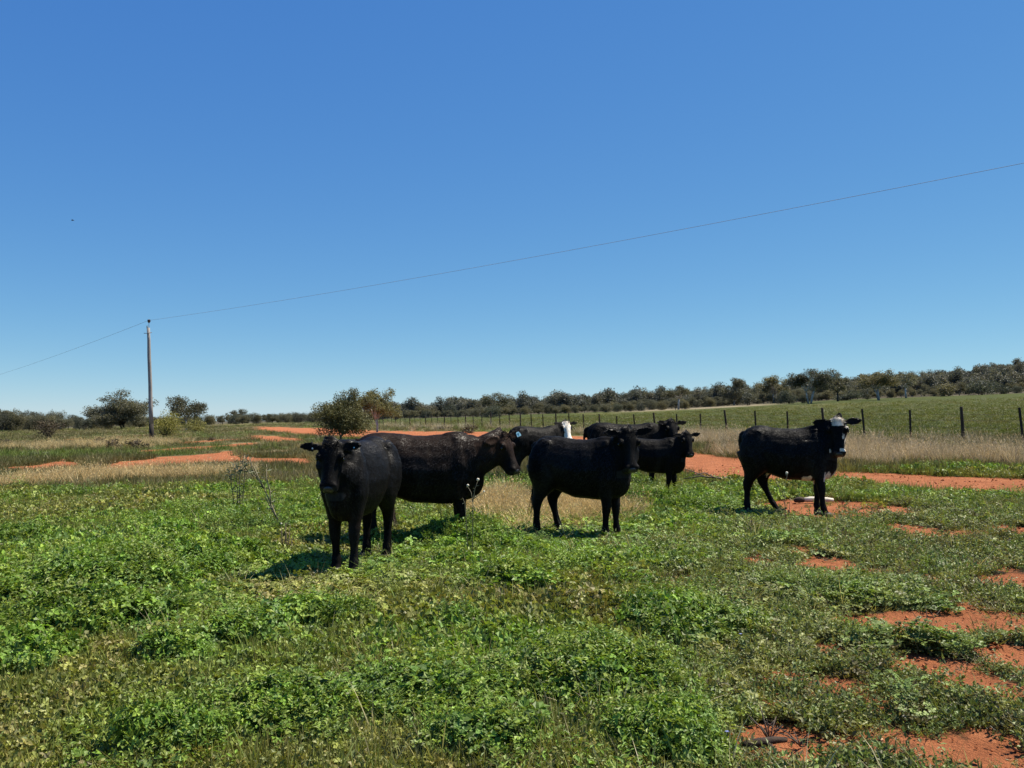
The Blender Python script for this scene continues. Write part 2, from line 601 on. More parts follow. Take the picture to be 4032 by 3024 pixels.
def feather_proto(seed, n=12, rad=.13, H=.22):
    """upright stems carrying small narrow leaflets."""
    b = LB(seed); r = b.r
    for _ in range(n):
        a = r.uniform(0, 6.283); q = math.sqrt(r.random())
        base = Vector((rad * .5 * q * math.cos(a), rad * .5 * q * math.sin(a), 0))
        d = Vector((math.cos(a) * q * .8, math.sin(a) * q * .8, 1)).normalized()
        l = H * r.uniform(.6, 1.1); v0 = r.uniform(.2, .9)
        b.blade(base, d, l, .005, .15, .3, 1)
        for k in range(9):
            f = .15 + .85 * k / 8
            p = base + d * l * f
            th = r.uniform(0, 6.283)
            o = Vector((math.cos(th), math.sin(th), r.uniform(.1, .8)))
            b.leaf(p, o, Vector((0, 0, 1)) + sph(r) * .6, r.uniform(.02, .045), r.uniform(.010, .018), min(1, max(0, v0 + r.uniform(-.3, .3))))
    return b.mesh('feathery_clump', M_LEAF)


def grass_proto(seed, n=38, rad=.10, H=.13, w=.006, lean=.55, m=None, head=0.0, bend=.6, nm='grass_tuft'):
    b = LB(seed); r = b.r
    for _ in range(n):
        a = r.uniform(0, 6.283); q = math.sqrt(r.random()) * rad
        d = Vector((math.cos(a) * r.uniform(0, lean), math.sin(a) * r.uniform(0, lean), 1))
        b.blade((q * math.cos(a), q * math.sin(a), 0), d, H * r.uniform(.5, 1.2), w * r.uniform(.7, 1.3), bend * r.uniform(.1, 1), r.random(), 3, head if r.random() < .5 else 0)
    return b.mesh(nm, m or M_GRASS)


def herb_proto(seed):
    """low grey-green herb: wiry stems lying out with tiny leaves."""
    b = LB(seed); r = b.r
    for _ in range(16):
        a = r.uniform(0, 6.283); d = Vector((math.cos(a), math.sin(a), r.uniform(.1, .8))).normalized(); l = r.uniform(.07, .16)
        b.blade((0, 0, .005), d, l, .004, .3, .25, 2)
        for k in range(9):
            p = d * l * r.uniform(.2, 1) + sph(r) * .012; p.z = abs(p.z)
            b.leaf(p, sph(r) + Vector((0, 0, .5)), Vector((0, 0, 1)) + sph(r), r.uniform(.014, .028), r.uniform(.008, .014), r.random())
    return b.mesh('herb_clump', M_LEAF)


P_CLOVER = [clover_proto(i, 44, .13, .05 + .02 * (i % 3)) for i in range(5)]
P_BROAD = [broad_proto(20 + i) for i in range(4)]
P_FEATH = [feather_proto(40 + i) for i in range(4)]
P_GRASS = [grass_proto(60 + i, 40, .11, .075 + .02 * (i % 3)) for i in range(5)]
P_LONG = [grass_proto(70 + i, 11, .07, .28, .007, .5, M_GRASS, 0, .9, 'long_grass_tuft') for i in range(3)]
P_DRY = [grass_proto(80 + i, 46, .12, .42, .006, .55, M_DRY, .022, .5, 'dry_grass_tuft') for i in range(5)]
P_HERB = [herb_proto(90 + i) for i in range(5)]


# ------------------------------------------------------------------ scattering (ground cover nobody could count)
def scatter(name, label, pts, protos, scl, tint, tilt=.15, zs=None, up=None):
    n = len(pts)
    if n == 0: return None
    me = bpy.data.meshes.new(name)
    z = height(pts[:, 0], pts[:, 1]) - .004
    if up is not None: z = z + up
    me.vertices.add(n)
    me.vertices.foreach_set('co', np.column_stack([pts, z]).astype(np.float32).ravel())
    rot = np.column_stack([rng.normal(0, tilt, n), rng.normal(0, tilt, n), rng.uniform(0, 6.283, n)])
    sc = np.column_stack([scl, scl, scl * (1 if zs is None else zs)])
    a = me.attributes.new('rot', 'FLOAT_VECTOR', 'POINT'); a.data.foreach_set('vector', rot.astype(np.float32).ravel())
    a = me.attributes.new('sc', 'FLOAT_VECTOR', 'POINT'); a.data.foreach_set('vector', sc.astype(np.float32).ravel())
    a = me.attributes.new('pick', 'INT', 'POINT'); a.data.foreach_set('value', rng.integers(0, len(protos), n).astype(np.int32))
    color_attr(me, 'tint', tint)
    ng = bpy.data.node_groups.new(name, 'GeometryNodeTree')
    ng.interface.new_socket('Geometry', in_out='INPUT', socket_type='NodeSocketGeometry')
    ng.interface.new_socket('Geometry', in_out='OUTPUT', socket_type='NodeSocketGeometry')
    gi = ng.nodes.new('NodeGroupInput'); go = ng.nodes.new('NodeGroupOutput')
    iop = ng.nodes.new('GeometryNodeInstanceOnPoints')
    j = ng.nodes.new('GeometryNodeJoinGeometry')
    for pm in protos:
        po = bpy.data.objects.new(pm.name, pm)
        oi = ng.nodes.new('GeometryNodeObjectInfo'); oi.inputs['Object'].default_value = po
        g2i = ng.nodes.new('GeometryNodeGeometryToInstance')
        ng.links.new(oi.outputs['Geometry'], g2i.inputs[0]); ng.links.new(g2i.outputs[0], j.inputs[0])

    def na(nm, ty):
        q = ng.nodes.new('GeometryNodeInputNamedAttribute'); q.data_type = ty; q.inputs['Name'].default_value = nm
        return q.outputs['Attribute']
    e2r = ng.nodes.new('FunctionNodeEulerToRotation')
    ng.links.new(na('rot', 'FLOAT_VECTOR'), e2r.inputs[0])
    ng.links.new(gi.outputs[0], iop.inputs['Points'])
    ng.links.new(j.outputs[0], iop.inputs['Instance'])
    iop.inputs['Pick Instance'].default_value = True
    ng.links.new(na('pick', 'INT'), iop.inputs['Instance Index'])
    ng.links.new(e2r.outputs[0], iop.inputs['Rotation'])
    ng.links.new(na('sc', 'FLOAT_VECTOR'), iop.inputs['Scale'])
    ng.links.new(iop.outputs[0], go.inputs[0])
    o = obj(name, me)
    md = o.modifiers.new('scatter', 'NODES'); md.node_group = ng
    tag(o, label, kind='stuff')
    return o


def sample(n, y0, y1, um=.74, power=1.0):
    """points over the wedge in front of the camera, thinning out with distance."""
    n = int(n * 1.22); y0 = y0 if y0 > 4 else 2.6       # some way past the frame on every side
    q = rng.random(n)
    if power == 1.0: y = y0 + (y1 - y0) * q
    else:
        k = 1 - power + 1
        y = (y0 ** k + (y1 ** k - y0 ** k) * q) ** (1 / k) if abs(k) > 1e-6 else y0 * (y1 / y0) ** q
    u = rng.uniform(-um, um, n)
    return np.column_stack([u * (y + 2.4 * (y0 < 4)), y])


# weed mounds: photo centre of the base, half width, height in metres
MOUNDS = [(1790, 2150, 250, .32), (2000, 2170, 200, .26), (330, 2330, 330, .26), (700, 2260, 300, .24), (620, 2130, 130, .15), (3120, 2160, 170, .22),
          (2620, 1995, 200, .22), (2800, 2010, 160, .16), (640, 2990, 200, .20), (380, 2480, 300, .20), (1160, 2450, 230, .16), (1800, 2500, 110, .14), (3560, 2560, 260, .14),
          (3480, 2800, 330, .17), (3900, 2440, 220, .13), (3350, 2350, 320, .11), (750, 2620, 160, .16), (950, 2560, 140, .15), (2300, 2720, 350, .16),
          (2650, 2480, 300, .16), (100, 2650, 240, .15), (1100, 2860, 300, .17), (1700, 2820, 300, .14), (2600, 2950, 260, .18), (60, 2150, 140, .14), (2050, 2330, 180, .13), (1900, 2950, 220, .14)]
MW = []
for cx, cy, rx, hh in MOUNDS:
    X0, Y0 = on_ground(cx, cy)
    MW.append((X0, Y0, rx / FPX * Y0, hh))


def mound(x, y):
    m_ = np.zeros_like(x)
    wob = (fbm(x * 2.6, y * 2.6, 201, 4) - .5) * 1.7
    for X0, Y0, r, hh in MW:
        q = np.sqrt(((x - X0) / r) ** 2 + ((y - Y0) / (r * .8)) ** 2) + wob
        m_ = np.maximum(m_, 1.1 * hh * sstep(1.35, .2, q))
    return m_


HOOVES = [(-1.62, 8.2, 1.2), (-1.5, 9.4, 1.0), (.85, 10.9, 1.5), (4.1, 12.6, 1.6), (2.5, 16, 1.2), (-1.0, 10.3, .5)]


def low(x, y):
    """grazed and trodden shorter where the cattle stand."""
    k = np.ones_like(x)
    for X0, Y0, r in HOOVES:
        k = np.minimum(k, .32 + .68 * sstep(.4, 1.3, np.hypot(x - X0, (y - Y0) * .8) / r))
    return k


def pal(n, cols, w=None):
    cols = np.array(cols); i = rng.choice(len(cols), n, p=w)
    return cols[i] * rng.uniform(.82, 1.18, (n, 1))


def blend(a, b, k):
    k = k[:, None]
    return a * (1 - k) + b * k


def thin(p, keep):
    return p[rng.random(len(p)) < keep]


# --- clover and medic leaves
GREEN_A = [(.165, .270, .036), (.135, .235, .032), (.205, .285, .046), (.115, .200, .042), (.225, .285, .058)]
GREEN_G = [(.170, .225, .066), (.205, .235, .082), (.145, .200, .060), (.230, .240, .088)]
OLIVE = [(.225, .235, .055), (.185, .205, .048), (.26, .235, .08), (.165, .195, .042)]
STRAW = [(.68, .53, .26), (.56, .43, .21), (.72, .60, .34), (.46, .35, .17)]
PALE = [(.60, .49, .31), (.68, .58, .40), (.50, .41, .25), (.42, .33, .19)]


def grade(p, base_g, base_o, s):
    x, y = p[:, 0], p[:, 1]
    k = sstep(.42, .66, fbm(x * .55, y * .55, s, 4))
    return blend(pal(len(p), base_g), pal(len(p), base_o), k)


p = np.vstack([sample(52000, 3.2, 21, power=1.15), sample(9000, 3.2, 6, power=1.0)])
x, y = p[:, 0], p[:, 1]
cov = sstep(.36, .56, fbm(x * .9, y * .9, 301, 4))
mo = mound(x, y)
keep = (1 - sstep(.25, .55, veg_bare(x, y))) * (1 - .55 * rightness(x, y)) * np.maximum(.46 + .45 * cov, sstep(.02, .08, mo))
keep *= 1 - sstep(16.5, 21, y)
p = thin(p, keep); x, y = p[:, 0], p[:, 1]
mo = mound(x, y); cov = sstep(.36, .56, fbm(x * .9, y * .9, 301, 4))
tint = blend(grade(p, GREEN_A, OLIVE, 311), pal(len(p), GREEN_G), np.clip(rightness(x, y) * .75, 0, 1))
tint = blend(tint, pal(len(p), GREEN_A[:4]), sstep(.02, .1, mo) * (1 - .6 * rightness(x, y)))
hue = fbm(x * 1.6, y * 1.6, 331, 3)[:, None]
tint = tint * (.80 + .60 * hue)
sc_ = rng.uniform(.75, 1.35, len(p)) * (1 + .02 * y) * (.62 + .38 * sstep(3.6, 7, y))
scatter('clover', 'green clover and medic leaves carpeting the near paddock', p, P_CLOVER, sc_, tint, .25, (1 + .5 * cov) * (1 - .65 * rightness(x, y)) * low(x, y), mo * low(x, y)  * rng.uniform(.35, .95, len(p)))

# --- upright leafy weeds: the mounds and scattered patches
p = sample(30000, 3.2, 20, power=1.1)
x, y = p[:, 0], p[:, 1]
mo = mound(x, y)
pt = sstep(.58, .72, fbm(x * 1.3, y * 1.3, 401, 4))
p = thin(p, np.maximum(sstep(.02, .1, mo), .35 * pt) * (1 - sstep(.2, .45, veg_bare(x, y))) * (1 - .3 * rightness(x, y)))
x, y = p[:, 0], p[:, 1]; mo = mound(x, y)
tint = blend(pal(len(p), GREEN_A), pal(len(p), GREEN_G), .5 * rightness(x, y)) * (.65 + .6 * fbm(x * 1.1, y * 1.1, 411, 3)[:, None])
h2 = rng.random(len(p)) < .5
sc_ = rng.uniform(.55, 1.0, len(p)) * (1 + .015 * y) * (.75 + .25 * sstep(3.6, 7, y)) * low(x, y) * (1 - .35 * rightness(x, y))
up_ = np.maximum(0, mo * rng.uniform(.1, .85, len(p)))
scatter('broadleaf_weeds', 'broad lobed green weeds massed in low mounds', p[h2], P_BROAD, sc_[h2], tint[h2], .25, None, up_[h2])
scatter('feathery_weeds', 'upright weeds with small narrow leaves among the clover', p[~h2], P_FEATH, sc_[~h2] * 1.25, tint[~h2], .2, None, up_[~h2])

# --- short green grass between and behind
p = sample(64000, 3.2, 34, power=1.2)
x, y = p[:, 0], p[:, 1]
keep = (1 - sstep(.35, .7, veg_bare(x, y))) * (1 - .35 * rightness(x, y)) * (.9 - .35 * sstep(.45, .6, fbm(x * .9, y * .9, 301, 4)) * sstep(12, 9, y))
p = thin(p, keep); x, y = p[:, 0], p[:, 1]
yel = sstep(.45, .65, fbm(x * .7, y * .7, 501, 4))
tint = blend(grade(p, [(.205, .255, .062), (.18, .225, .055), (.235, .265, .08)], OLIVE, 511), pal(len(p), STRAW) * .75, yel * .33 * (rng.random(len(p)) < .6))
tint = blend(tint, pal(len(p), OLIVE), .55 * rightness(x, y))
far_ = sstep(17.5, 22, p[:, 1])
tint = blend(tint, grade(p, [(.140, .140, .055), (.115, .112, .045)], [(.22, .185, .09), (.18, .15, .07)], 521), far_ * .9)
scatter('short_grass', 'short green and olive grass covering the paddock floor', p, P_GRASS, rng.uniform(.6, 1.25, len(p)) * (1 + .035 * y), tint, .2, rng.uniform(.7, 1.2, len(p)) * (1 - .6 * rightness(x, y)) * low(x, y))

# --- long single tufts
p = sample(5200, 3.4, 22, power=1.1)
x, y = p[:, 0], p[:, 1]
p = thin(p, (1 - sstep(.2, .5, veg_bare(x, y))) * (.15 + .85 * sstep(.5, .7, fbm(x * .8, y * .8, 601, 3))))
scatter('long_grass', 'taller green grass blades poking out of the clover', p, P_LONG, rng.uniform(.5, 1.05, len(p)), pal(len(p), [(.20, .27, .06), (.16, .24, .05), (.42, .38, .19), (.28, .31, .12), (.50, .44, .27)]), .25)

# --- grey-green herb by the bare soil
p = sample(26000, 3.4, 17, power=1.1)
x, y = p[:, 0], p[:, 1]
rt = rightness(x, y); bm_ = veg_bare(x, y)
keep = np.maximum(rt * .95 * (1 - sstep(.35, .75, bm_ + (fbm(x * 3, y * 3, 702, 3) - .5) * .5)), .10 * (1 - bm_))
p = thin(p, keep); x, y = p[:, 0], p[:, 1]
scatter('grey_herb', 'low wiry grey-green herb creeping over the red soil', p, P_HERB, rng.uniform(.7, 1.5, len(p)) * (1 + .02 * y), blend(pal(len(p), GREEN_G), pal(len(p), [(.17, .14, .07), (.13, .10, .05)]), (rng.random(len(p)) < .16) * .8) * (.75 + .5 * fbm(x * .9, y * .9, 720, 3)[:, None]), .3, rng.uniform(.5, 1.0, len(p)))

# --- dry standing grass
DRYP = []
for (px, py, rx, ry, st, kind) in [(280, 1905, 330, 26, 1, 0), (90, 1920, 110, 26, .9, 0), (620, 1888, 330, 16, .9, 0), (880, 1872, 120, 12, .5, 0), (2250, 2040, 260, 45, .9, 1), (1960, 2010, 130, 50, .8, 1), (2080, 2090, 60, 25, .6, 1),
                                   (2260, 1742, 300, 10, .35, 2), (2700, 1745, 340, 17, 1, 2), (3150, 1790, 420, 24, .8, 2), (3560, 1815, 280, 26, 1, 2), (3900, 1820, 260, 30, 1, 2), (1700, 1690, 300, 8, .45, 2), (300, 1760, 330, 18, .25, 0), (1150, 1715, 160, 8, .55, 0), (560, 1720, 300, 12, .25, 0)]:
    X0, Y0 = on_ground(px, py); Yt = on_ground(px, py - ry)[1]; Yb = on_ground(px, py + ry)[1]
    DRYP.append((X0, (Yt + Yb) / 2, rx / FPX * Y0, max((Yt - Yb) / 2, .5), st, kind))


def dry(x, y, kinds):
    d = np.zeros_like(x)
    for X0, Y0, rx, ry, st, k in DRYP:
        if k in kinds:
            q = np.sqrt(((x - X0) / rx) ** 2 + ((y - Y0) / ry) ** 2) + (fbm(x * .8, y * .8, 801, 4) - .5) * .9
            d = np.maximum(d, st * sstep(1.15, .5, q))
    return d


for kinds, nm, lab, cols, hs in (((0, 1), 'straw_grass', 'straw-coloured dry grass standing in a band behind the clover', STRAW, .66), ((2,), 'pale_grass', 'tall bleached dry grass along the fence line', PALE, 1.0)):
    if 2 in kinds:
        p = sample(60000, 16, 75, power=1.35)
    else:
        p = sample(90000, 9, 60, power=1.5)
    x, y = p[:, 0], p[:, 1]
    p = thin(p, dry(x, y, kinds) * (1 - sstep(.3, .6, veg_bare(x, y)))); x, y = p[:, 0], p[:, 1]
    # and a little of it along the whole verge
    if 2 in kinds:
        q = sample(22000, 20, 130, power=1.4)
        fs = fence_side(q[:, 0], q[:, 1])
        q = thin(q, .75 * np.exp(-((fs + .6) / 1.1) ** 2) * sstep(.35, .6, fbm(q[:, 0] * .35, q[:, 1] * .35, 810, 3)))
        p = np.vstack([p, q])
    kk = rng.uniform(.6, 1.15, len(p))
    scatter(nm, lab, p, P_DRY, kk * (1 + .008 * p[:, 1]), pal(len(p), cols), .22, hs * rng.uniform(.45, 1.35, len(p)) * low(p[:, 0], p[:, 1]))

# --- tussocks over the middle distance and the paddock beyond the fence
p = sample(34000, 19, 170, power=1.75, um=.70)
x, y = p[:, 0], p[:, 1]
fs = fence_side(x, y)
keep = (1 - sstep(.2, .5, veg_bare(x, y))) * np.where(fs > 0, .8, .45 + .5 * sstep(.4, .6, fbm(x * .3, y * .3, 901, 3)))
p = thin(p, keep); x, y = p[:, 0], p[:, 1]; fs = fence_side(x, y)
padt = grade(p, [(.110, .138, .024), (.130, .150, .030), (.092, .120, .020)], [(.165, .155, .045), (.14, .135, .04)], 911)
scrub = blend(grade(p, [(.140, .140, .055), (.115, .112, .045)], [(.25, .205, .105), (.20, .165, .08), (.31, .26, .15)], 921), pal(len(p), GREEN_A) * .9, sstep(.58, .7, fbm(x * .15, y * .3, 931, 3)) * .7)
tint = np.where((fs > 0)[:, None], padt, scrub)
scatter('tussocks', 'tufts of mixed green and dry grass over the middle distance', p, P_GRASS, rng.uniform(.9, 1.9, len(p)) * (1.2 + .018 * y), tint, .2, np.where(fs > 0, .9, 1.5) * rng.uniform(.6, 1.2, len(p)) / (1.2 + .018 * p[:, 1]))

# --- sprigs thinly sown over the bare soil, and crumbs of soil and stone
p = sample(9000, 3.4, 16, power=1.1)
x, y = p[:, 0], p[:, 1]
p = thin(p, .16 * sstep(.4, .8, bare_mask(x, y)) * sstep(.4, .6, fbm(x * 2.3, y * 2.3, 951, 3)) * 1.6)
scatter('sprigs', 'small sprigs of herb sown thinly over the bare red soil', p, P_HERB, rng.uniform(.25, .65, len(p)), pal(len(p), GREEN_G + [(.20, .15, .09)]), .3, rng.uniform(.4, .9, len(p)))


def crumb_proto(seed):
    g = np.random.default_rng(seed)
    bm = bmesh.new(); bmesh.ops.create_icosphere(bm, subdivisions=1, radius=.012)
    for v in bm.verts: v.co *= g.uniform(.65, 1.25)
    for v in bm.verts: v.co.z *= .65
    me = bpy.data.meshes.new('crumb'); bm.to_mesh(me); bm.free()
    me.materials.append(M_CRUMB)
    return me


m_, t_, p_, o_ = mat('red crumb')
a_ = N(t_, 'ShaderNodeAttribute', attribute_type='INSTANCER', attribute_name='tint')
t_.links.new(a_.outputs['Color'], p_.inputs['Base Color']); p_.inputs['Roughness'].default_value = .95; p_.inputs['Specular IOR Level'].default_value = .1
M_CRUMB = m_
p = sample(26000, 3.4, 24, power=1.1)
p = thin(p, sstep(.45, .8, bare_mask(p[:, 0], p[:, 1])) * (.25 + .75 * sstep(.45, .6, fbm(p[:, 0] * 1.7, p[:, 1] * 1.7, 961, 3))))
scatter('soil_crumbs', 'loose crumbs of red soil and small stones on the bare ground', p, [crumb_proto(i) for i in range(4)], np.clip(rng.gamma(2.0, .32, len(p)), .15, 1.25) * (1 + .03 * p[:, 1]), pal(len(p), [(.36, .125, .05), (.30, .10, .04), (.42, .17, .08), (.24, .10, .05), (.45, .30, .18)], [.35, .3, .2, .1, .05]), .4)

# ------------------------------------------------------------------ trees
def crown_mesh(name, seed, blobs, per, leaf, m=None):
    """foliage as many small leaf sprays spread through the given ellipsoid clumps (centre, radii)."""
    g = np.random.default_rng(seed)
    Vs, Fs, vs = [], [], []
    off = 0
    for (c, r) in blobs:
        n = int(per * (r[0] * r[1] * r[2]) ** (2 / 3) * 1.0) + 20
        d = g.normal(size=(n, 3)); d /= np.linalg.norm(d, axis=1)[:, None]
        q = g.random(n) ** .42
        wob = 1 + .25 * np.sin(d[:, 0] * 5 + seed) * np.cos(d[:, 1] * 4 + d[:, 2] * 6)
        pnt = np.array(c) + d * np.array(r) * (q * wob)[:, None]
        nn = d * .6 + g.normal(size=(n, 3)) * .7; nn /= np.linalg.norm(nn, axis=1)[:, None]
        t1 = np.cross(nn, g.normal(size=(n, 3))); t1 /= np.linalg.norm(t1, axis=1)[:, None] + 1e-9
        t2 = np.cross(nn, t1)
        L = leaf * g.uniform(.6, 1.4, n)[:, None]; Wd = L * g.uniform(.35, .65, n)[:, None]
        quad = np.stack([pnt - t1 * L * .5, pnt + t2 * Wd * .5, pnt + t1 * L * .5, pnt - t2 * Wd * .5], 1)
        Vs.append(quad.reshape(-1, 3))
        b = off + 4 * np.arange(n)
        Fs.append(np.stack([b, b + 1, b + 2], 1)); Fs.append(np.stack([b, b + 2, b + 3], 1))
        vs.append(np.repeat(np.clip(g.normal(.5, .22, n), 0, 1), 4))
        off += 4 * n
    me = mesh_np(name, np.concatenate(Vs), np.concatenate(Fs), False, np.concatenate(vs))
    me.materials.append(m or M_CROWN)
    return me


def leafcol(name, col, trans=.34):
    return leaf_mat(name, False, col, trans, .6, .2, .7, 1.28, (1.1, 1.1, .7))


M_CROWN = leafcol('grey-olive gum leaf', (.125, .126, .092))
M_CROWN2 = leafcol('olive mallee leaf', (.138, .131, .082))
M_CROWN3 = leafcol('dark cypress leaf', (.080, .092, .072))
M_YBUSH = leafcol('yellow-green bush leaf', (.25, .235, .060), .25)
M_BROWN = leafcol('brown-green hop bush leaf', (.150, .146, .060), .2)
M_DARKBUSH = leafcol('dark bush leaf', (.075, .058, .036), .1)
M_GREYBUSH = leafcol('grey saltbush leaf', (.13, .135, .095), .1)


def limb_mesh(name, m, segs):
    b = MB()
    for pts, r0, r1 in segs:
        n = len(pts)
        b.tube(pts, [r0 + (r1 - r0) * i / (n - 1) for i in range(n)], 6)
    me = b.mesh(name)
    me.materials.append(m)
    return me


def gum(seed, H=7.0, Wd=6.0, trunk_h=.35, stems=1, bark=M_BARK, leaf=M_CROWN, nb=11, dens=150, lsz=.30, flat=.7, gap=1.0):
    """one eucalypt: trunk, forking limbs, separate clumps of foliage at the limb ends."""
    r = random.Random(seed)
    blobs, segs = [], []
    for s in range(stems):
        lx, ly = (r.uniform(-.12, .12) * Wd, r.uniform(-.12, .12) * Wd) if stems > 1 else (r.uniform(-.05, .05) * Wd, 0)
        fork = Vector((lx, ly, H * trunk_h))
        segs.append(([Vector((lx * .3, ly * .3, -.2)), Vector((lx * .55 + r.uniform(-.1, .1), ly * .5, H * trunk_h * .5)), fork], .028 * H / stems ** .4, .020 * H / stems ** .4))
        k = max(3, nb // stems)
        for i in range(k):
            a = 6.283 * (i + r.uniform(-.3, .3)) / k * (1.618 if i % 2 else 1)
            q = math.sqrt(r.uniform(.05, 1)) * Wd * .40
            zt = H * (trunk_h + (1 - trunk_h) * (1 - .55 * (q / (Wd * .4)) ** 2) * r.uniform(.22, .92))
            e = Vector((lx + math.cos(a) * q, ly + math.sin(a) * q, zt))
            mid = fork.lerp(e, .5) + Vector((r.uniform(-.2, .2), r.uniform(-.2, .2), r.uniform(0, .35)))
            segs.append(([fork - Vector((0, 0, r.uniform(0, .15) * H * trunk_h)), mid, e], .011 * H, .003 * H))
            rr = Wd * r.uniform(.15, .235) * gap
            blobs.append((tuple(e), (rr, rr, rr * flat * r.uniform(.8, 1.15))))
            for _ in range(2):
                o = Vector((r.uniform(-1, 1), r.uniform(-1, 1), r.uniform(-.5, .7))) * rr
                f = r.uniform(.4, .7)
                blobs.append((tuple(e + o), (rr * f, rr * f, rr * f * flat)))
    return limb_mesh('trunk', bark, segs), crown_mesh('crown', seed, blobs, dens, lsz, leaf)


def shrub(seed, H=2.0, Wd=2.4, leaf=M_DARKBUSH, dens=260, lsz=.14, bark=M_DARKBARK, low=.1, nb=9):
    r = random.Random(seed); blobs, segs = [], []
    for i in range(nb):
        a = r.uniform(0, 6.283); q = math.sqrt(r.random()) * Wd * .33
        z = H * r.uniform(low + .2, .82) * (1 - .35 * (q / (Wd * .4)) ** 2)
        e = Vector((math.cos(a) * q, math.sin(a) * q, z)); rr = Wd * r.uniform(.16, .26)
        blobs.append((tuple(e), (rr, rr, min(rr * 1.1, H * .4))))
        segs.append(([Vector((r.uniform(-.1, .1) * Wd, r.uniform(-.06, .06) * Wd, -.1)), e * .5 + Vector((r.uniform(-.05, .05), 0, .05)), e], .012 * H + .008, .005))
    return limb_mesh('trunk', bark, segs), crown_mesh('crown', seed, blobs, dens, lsz, leaf)


def plant_tree(name, meshes, x, y, s=1.0, rz=0.0, label=None, cat='tree', group=None, sz=None):
    e = empty(name, (x, y, hz(x, y)), rz)
    e.scale = (s, s, sz or s)
    tag(e, label, cat, group)
    obj('trunk', meshes[0], e); obj('crown', meshes[1], e)
    return e


def extent(me):
    c = np.empty(len(me.vertices) * 3, np.float32); me.vertices.foreach_get('co', c); c = c.reshape(-1, 3)
    return np.percentile(c[:, 0], 1.5), np.percentile(c[:, 0], 98.5), np.percentile(c[:, 2], 99.5)


def px_tree(name, meshes, px, ptop, wpx, Y, label, cat='tree', group=None):
    """stand a tree at depth Y so that its crown spans wpx photo pixels about px and tops out at row ptop."""
    x0, x1, zt = extent(meshes[1])
    sx = wpx / FPX * Y / (x1 - x0)
    x = (px - PW / 2) / FPX * Y - sx * (x0 + x1) / 2
    s = (at(px, ptop, Y).z - hz(x, Y)) / zt
    return plant_tree(name, meshes, x, Y, sx, 0, label, cat, group, s)


# the trees one can point at
px_tree('gum_tree', gum(101, 7, 9.2, .16, 2, M_DARKBARK, M_CROWN, 24, 260, .24, .75), 472, 1546, 225, 150, 'broad spreading grey gum, tallest of the trees standing left behind the power pole')
px_tree('gum_tree', gum(102, 5, 5.6, .34, 1, M_PALEBARK, M_CROWN2, 11, 300, .20, .85, 1.05), 732, 1562, 150, 118, 'small dark gum with a pale trunk rising behind the yellow-green bush')
px_tree('bush', shrub(103, 2.6, 2.9, M_YBUSH, 560, .11, M_DARKBARK, -.1, 16), 652, 1618, 110, 76, 'rounded yellow-green bush touching the base of the power pole', 'bush')
px_tree('bush', shrub(104, 1.8, 2.4, M_YBUSH, 500, .11, M_DARKBARK, -.1, 12), 768, 1645, 85, 100, 'low olive bush under the small dark gum by the pole', 'bush')
px_tree('bush', shrub(105, 1.6, 2.2, M_DARKBUSH, 520, .10, M_DARKBARK, .0, 13), 192, 1652, 92, 76, 'dark brown round bush alone in front of the far left trees', 'bush')
px_tree('hop_bush', gum(106, 3.2, 2.9, .14, 4, M_PALETWIG, M_BROWN, 30, 1400, .10, 1.2, 1.1), 1350, 1542, 172, 56, 'bushy brown-green tree with several thin trunks at the edge of the track')
px_tree('gum_tree', gum(107, 4.2, 4.1, .30, 2, M_PALEBARK, leafcol('olive gum leaf', (.150, .150, .078)), 16, 850, .15, .95, .95), 1485, 1535, 155, 76, 'airy gum with gaps of sky in its crown, right behind the bushy multi-trunked tree')
px_tree('bush', shrub(108, 4.5, 5, M_CROWN3, 300, .22, M_BARK, -.1, 12), 1936, 1597, 75, 196, 'dark blue-green round bush in front of the middle of the far tree line', 'bush')
px_tree('gum_tree', gum(109, 7, 4.6, .2, 1, M_BARK, M_CROWN, 13, 250, .22, .9), 1950, 1548, 115, 232, 'tall gum rising above the tree line over the black cow with the white face')
px_tree('gum_tree', gum(110, 7, 4.6, .42, 1, M_PALEBARK, M_CROWN2, 10, 230, .24, .85), 2665, 1520, 105, 226, 'white-trunked gum standing forward of the tree line, seen over the middle cattle')
px_tree('gum_tree', gum(111, 8, 7.6, .36, 3, M_PALEBARK, M_CROWN, 17, 240, .25, .85), 3195, 1456, 165, 200, 'large gum with three pale trunks out in the green paddock')
px_tree('gum_tree', gum(112, 7, 4.6, .28, 1, M_DARKBARK, M_CROWN, 12, 240, .25, 1.0), 3295, 1470, 95, 214, 'upright dark-trunked gum just right of the three-trunked gum')
px_tree('gum_tree', gum(113, 7, 6.5, .34, 2, M_PALEBARK, M_CROWN2, 14, 230, .26, .85), 3462, 1462, 140, 208, 'gum with twin pale trunks in the paddock right of the black and white cow')
px_tree('gum_tree', gum(114, 7, 5.2, .38, 1, M_PALEBARK, M_CROWN, 10, 220, .26, .85), 3562, 1466, 105, 234, 'gum with one thin white trunk near the far edge of the paddock')
px_tree('gum_tree', gum(115, 8, 7, .22, 1, M_BARK, M_CROWN, 15, 220, .28, .9), 2895, 1492, 115, 258, 'dense rounded gum, first of the tall gums left of the three-trunked one')
px_tree('gum_tree', gum(116, 8, 6, .3, 2, M_BARK, M_CROWN2, 12, 210, .28, .9), 3052, 1480, 100, 260, 'open ragged gum between the rounded gum and the three-trunked gum')
